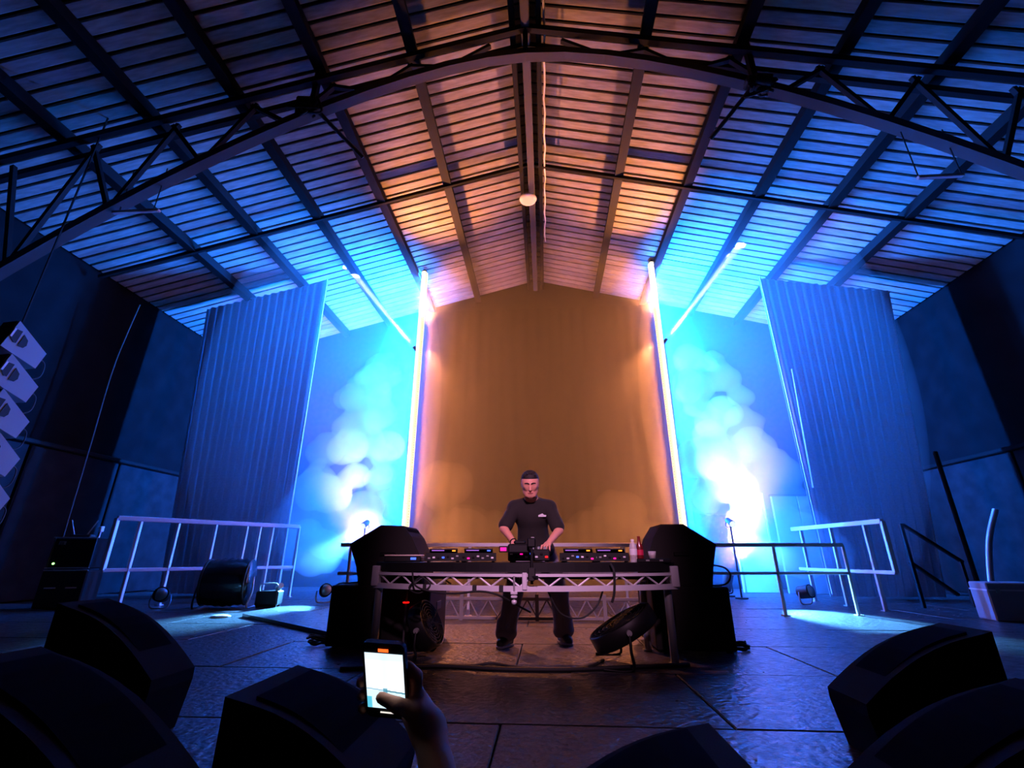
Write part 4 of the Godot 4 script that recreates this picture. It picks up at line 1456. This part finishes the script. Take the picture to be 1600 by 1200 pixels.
	box(fc, Vector3(1.92, 0.05, 0.12), at(Vector3(0, 2.32, 0)), 0.008)
	build(fc, "capping", mats["dark steel"], wf)
	# stair hand rails going down beside the stage
	var hr := thing("stair_handrail", "dark sloping stair hand rail beyond the guard rail with square end", "railing")
	var s1 := mb()
	bar(s1, Vector3(6.75, 1.4, -9.4), Vector3(7.75, 0.75, -9.6), 0.05, 0.05)
	build(s1, "top_rail", mats["dark steel"], hr)
	var s2 := mb()
	bar(s2, Vector3(6.7, 0.75, -9.4), Vector3(7.5, 0.2, -9.6), 0.05, 0.05)
	build(s2, "mid_rail", mats["dark steel"], hr)
	for k in [[6.72, 1.42, -9.4], [7.72, 0.78, -9.6]]:
		var s3 := mb()
		bar(s3, Vector3(k[0], 0, k[2]), Vector3(k[0], k[1], k[2]), 0.05, 0.05)
		build(s3, "post", mats["dark steel"], hr)
	var ph := thing("rail_upright", "tall bent alloy tube standing alone beside the pale box", "post")
	var s4 := mb()
	tube(s4, curve([Vector3(7.15, 0.0, -8.5), Vector3(7.22, 0.5, -8.5), Vector3(7.4, 1.1, -8.5), Vector3(7.66, 1.58, -8.5)], 6), 0.042, 12)
	build(s4, "tube", mats["tube silver"], ph)
	var s5 := mb()
	box(s5, Vector3(0.2, 0.015, 0.2), at(Vector3(7.15, 0.008, -8.5)))
	build(s5, "foot_plate", mats["dark steel"], ph)
	var bx := thing("pale_box", "pale square flight case on the deck beside the alloy tube", "case", Vector3(6.72, 0, -7.75), -0.2)
	var q1 := mb()
	box(q1, Vector3(0.6, 0.5, 0.4), at(Vector3(0, 0.25, 0)), 0.015)
	build(q1, "body", mats["array grey"], bx)
	var q2 := mb()
	box(q2, Vector3(0.61, 0.02, 0.41), at(Vector3(0, 0.4, 0)))
	build(q2, "lid_edge", mats["alloy"], bx)
	for e in [-1, 1]:
		var q3 := mb()
		box(q3, Vector3(0.05, 0.07, 0.012), at(Vector3(e * 0.18, 0.39, 0.207)), 0.004)
		build(q3, "latch", mats["tube silver"], bx)
	# thin cable hanging down the dark side wall
	var hc := mb()
	tube(hc, curve([Vector3(-9.6, 6.6, -9.2), Vector3(-9.75, 5.0, -9.2), Vector3(-9.7, 3.2, -9.2), Vector3(-9.6, 0.01, -9.2)], 6), 0.016, 6)
	tag(build(hc, "hanging_cable", mats["grey steel"]), "thin cable hanging down before the dark side wall near the array", "cable")
	# posts against the dado on the other side
	var pt := mb()
	bar(pt, Vector3(8.7, 0, -10.6), Vector3(8.7, 3.0, -10.6), 0.06, 0.06)
	tag(build(pt, "wall_post", mats["dark steel"]), "dark square post standing before the side wall dado by the stair", "post")

# ------------------------------------------------------------------ the pit edge in front
func wedge(label: String, x0: float, z: float, flip: float, w: float, h: float, depth: float):
	var t := thing("floor_monitor", label, "loudspeaker", Vector3(x0, 0.0, z), 0.0, "black floor monitors along the stage front")
	var poly := PackedVector2Array([Vector2(0, 0), Vector2(0, h)])
	for k in 9:
		var u := k / 8.0
		poly.append(Vector2(flip * (0.06 + (w - 0.06) * u), h * (0.97 - 0.36 * u - 0.16 * u * u + 0.05 * sin(u * PI))))
	poly.append(Vector2(flip * w * 1.0, h * 0.36))
	poly.append(Vector2(flip * w * 0.93, 0))
	var m := mb()
	prism(m, poly, -depth, 0.0)
	build(m, "cabinet", mats["cabinet"], t)
	var g := mb()
	var gp := PackedVector2Array()
	for k in 9:
		var u := k / 8.0
		gp.append(Vector2(flip * (0.08 + (w - 0.1) * u), h * (0.985 - 0.36 * u - 0.16 * u * u + 0.05 * sin(u * PI))))
	for k in range(8, -1, -1):
		gp.append(gp[k] - Vector2(0, 0.02))
	prism(g, gp, -depth + 0.04, -0.04)
	build(g, "grille", mats["grille cloth"], t)
	var hd := mb()
	box(hd, Vector3(0.14, 0.05, 0.012), at(Vector3(flip * w * 0.4, h * 0.3, 0.004)), 0.004)
	build(hd, "handle", mats["black plastic"], t)
	return t

func pit():
	wedge("black floor monitor with tall square back on the amp rack side of the stage", -2.42, -2.5, 1.0, 0.62, 0.62, 0.3)
	wedge("black floor monitor just behind the raised phone", -0.86, -1.62, 1.0, 0.5, 0.44, 0.45)
	wedge("black floor monitor facing the pale box side of the stage", 2.16, -2.5, -1.0, 0.62, 0.53, 0.3)
	wedge("black floor monitor at the front edge between phone and pale box side", 0.66, -1.42, -1.0, 0.5, 0.345, 0.4)
	wedge("black floor monitor near the corner below the hanging array", -1.35, -1.15, 1.0, 0.62, 0.60, 0.3)
	wedge("black floor monitor near the corner below the alloy tube", 1.5, -1.35, -1.0, 0.6, 0.52, 0.3)
	# phone held up by a hand
	var img := Image.create(64, 128, false, Image.FORMAT_RGB8)
	for y in 128:
		for x in 64:
			var u := x / 63.0
			var v := y / 127.0
			var c := Color(0.94, 0.97, 1.0)
			var band := exp(-pow((u - 0.5) * 9.0, 2.0)) * 0.18
			c = c.lerp(Color(0.72, 0.86, 0.95), clampf(band + (0.3 if v < 0.12 else 0.0), 0, 1))
			if v > 0.68: c = c.lerp(Color(0.75, 0.93, 1.0), 0.6)
			if absf(v - 0.675 - (u - 0.5) * 0.05) < 0.012: c = Color(0.25, 0.5, 0.58) if u > 0.5 else Color(0.6, 0.75, 0.82)
			if absf(u - 0.49) < 0.06 and v > 0.63 and v < 0.84: c = c.lerp(Color(0.2, 0.5, 0.6), 0.7)
			if v > 0.8 and (u < 0.12 or u > 0.9): c = Color(0.35, 0.75, 0.85)
			if Vector2((u - 0.5) * 0.5, v - 0.9).length() < 0.035: c = Color(0.9, 0.25, 0.15)
			img.set_pixel(x, y, c)
	var scr := mat("phone screen", Color(0, 0, 0), 0.3)
	scr.emission_enabled = true
	scr.emission_operator = BaseMaterial3D.EMISSION_OP_MULTIPLY
	scr.emission = Color(1, 1, 1)
	scr.emission_energy_multiplier = 1.25
	scr.emission_texture = ImageTexture.create_from_image(img)
	glow("phone white", Color(1, 0.97, 0.93), 1.0)
	glow("phone orange", Color(1, 0.35, 0.12), 2.2)
	var ph := thing("smartphone", "smartphone with bright screen filming the stage, held up in a hand", "phone", Vector3(-0.097, 0.674, -0.792))
	ph.rotation = Vector3(0.44, -0.11, -0.04)
	var b := mb()
	var rr := PackedVector2Array()
	for k in 32:
		var an := TAU * k / 32.0
		rr.append(Vector2(signf(cos(an)) * 0.0245 + cos(an) * 0.0095, signf(sin(an)) * 0.0505 + sin(an) * 0.0095))
	prism(b, rr, -0.008, 0.0)
	build(b, "shell", mats["black plastic"], ph)
	var s := mb()
	flat(s)
	var hw := 0.0305
	var uv := [Vector2(0, 1), Vector2(1, 1), Vector2(1, 0), Vector2(0, 0)]
	var pc := [Vector3(-hw, -0.044, 0.0006), Vector3(hw, -0.044, 0.0006), Vector3(hw, 0.044, 0.0006), Vector3(-hw, 0.044, 0.0006)]
	for k in [0, 2, 1, 0, 3, 2]:
		s.set_uv(uv[k])
		s.add_vertex(pc[k])
	build(s, "lit_screen", scr, ph)
	var i1 := mb()
	box(i1, Vector3(0.016, 0.0045, 0.0008), at(Vector3(0.0, 0.0485, 0.0006)))
	build(i1, "status_light", mats["phone orange"], ph)
	var i2 := mb()
	box(i2, Vector3(0.021, 0.0018, 0.0008), at(Vector3(0.0, -0.0505, 0.0006)))
	build(i2, "home_bar_light", mats["phone white"], ph)
	# the hand and forearm
	var hn := thing("person", "raised forearm and hand of a person in the pit gripping the smartphone", "person")
	var T := ph.transform
	var L := func(x, y, z): return T * Vector3(x, y, z)
	var prim := []
	var wrist: Vector3 = L.call(0.058, -0.082, -0.014)
	prim.append([Vector3(0.075, 0.42, -0.68), wrist, 0.036, 0.023, 0.02])
	prim.append([wrist, L.call(0.042, -0.052, -0.014), 0.023, 0.021, 0.015])
	prim.append([wrist, L.call(0.02, -0.05, -0.024), 0.022, 0.016, 0.015])
	prim.append([L.call(0.044, -0.05, -0.012), L.call(0.03, -0.02, -0.024), 0.018, 0.013, 0.012])
	# thumb over the screen
	prim.append([wrist, L.call(0.047, -0.042, 0.003), 0.02, 0.0135, 0.012])
	prim.append([L.call(0.047, -0.042, 0.003), L.call(0.024, -0.026, 0.0135), 0.0125, 0.0105, 0.006])
	prim.append([L.call(0.024, -0.026, 0.0135), L.call(-0.002, -0.018, 0.0115), 0.0105, 0.0082, 0.004])
	# index finger up the right edge, other fingers behind and round the left edge
	prim.append([L.call(0.04, -0.025, -0.016), L.call(0.043, 0.0, -0.014), 0.0115, 0.0105, 0.006])
	prim.append([L.call(0.043, 0.0, -0.014), L.call(0.03, 0.012, -0.018), 0.0105, 0.009, 0.004])
	for k in 3:
		var y: float = -0.012 - 0.021 * k
		prim.append([L.call(0.026, y - 0.008, -0.024), L.call(-0.005, y, -0.022), 0.0115, 0.0105, 0.006])
		prim.append([L.call(-0.005, y, -0.022), L.call(-0.034, y + 0.002, -0.017), 0.0105, 0.0095, 0.004])
		prim.append([L.call(-0.034, y + 0.002, -0.017), L.call(-0.0415, y + 0.003, -0.004), 0.0095, 0.008, 0.004])
	put(blob(prim, 0.004), "body", mats["skin"], hn)

# ------------------------------------------------------------------ smoke
func puff(c: Vector3, size: Vector3, density: float):
	var f := FogVolume.new()
	f.name = numbered("smoke_puff")
	f.shape = RenderingServer.FOG_VOLUME_SHAPE_ELLIPSOID
	f.size = size
	f.position = c
	var m := FogMaterial.new()
	m.density = density
	m.albedo = Color(0.98, 0.98, 1.0)
	f.material = m
	tag(f, "pale drifting stage smoke beside the light columns", "smoke", "stage smoke", "stuff")
	add_child(f)

func smoke():
	# thin haze over the rear of the stage
	puff(Vector3(-5.5, 4.8, -11.4), Vector3(5.8, 12.0, 6.4), 0.035)
	puff(Vector3(5.6, 4.8, -11.4), Vector3(5.8, 12.0, 6.4), 0.035)
	puff(Vector3(0, 4.6, -12.3), Vector3(9.6, 12.5, 5.2), 0.046)
	# billowing clouds beside both columns
	var fm := FogMaterial.new()
	fm.density = 0.6
	fm.albedo = Color(0.99, 0.99, 1.0)
	for s in [-1, 1]:
		var r := RandomNumberGenerator.new()
		r.seed = 23 + s
		var prims := []
		for k in 64:
			var u := pow(k / 63.0, 1.5)
			var reach := lerpf(2.6, 0.7, u)
			var c := Vector3(s * (3.8 + r.randf() * reach), 1.0 + 5.0 * u + r.randf_range(-0.2, 0.2), -11.5 + r.randf_range(-0.45, 0.6))
			var q := r.randf_range(0.14, 0.58) * lerpf(1.15, 0.7, u)
			prims.append([c, c + Vector3(s * 0.12, -0.1, 0.1), q, q * 0.8, 0.08])
		var o := put(blob(prims, 0.07), "smoke_cloud", fm)
		tag(o, "thick white smoke cloud billowing beside the light column, side of the %s" % ("hanging speaker array" if s < 0 else "white door panel"), "smoke", "", "stuff")
	var low := FogMaterial.new()
	low.density = 0.06
	low.albedo = Color(0.99, 0.99, 1.0)
	var rr := RandomNumberGenerator.new()
	rr.seed = 5
	var parts := []
	for k in 26:
		var x := rr.randf_range(-3.0, 3.0)
		var tall := 1.0 + 2.6 * pow(absf(x) / 3.0, 1.5) * (1.0 if x < 0.0 else 0.7)
		var c := Vector3(x, rr.randf_range(0.4, tall), -12.9 + rr.randf_range(-0.4, 0.4))
		var q := rr.randf_range(0.4, 0.9)
		parts.append([c, c + Vector3(0.2, 0.05, 0.0), q, q * 0.8, 0.1])
	var lo := put(blob(parts, 0.1), "smoke_cloud", low)
	tag(lo, "low thin smoke drifting in front of the backdrop between the columns", "smoke", "", "stuff")
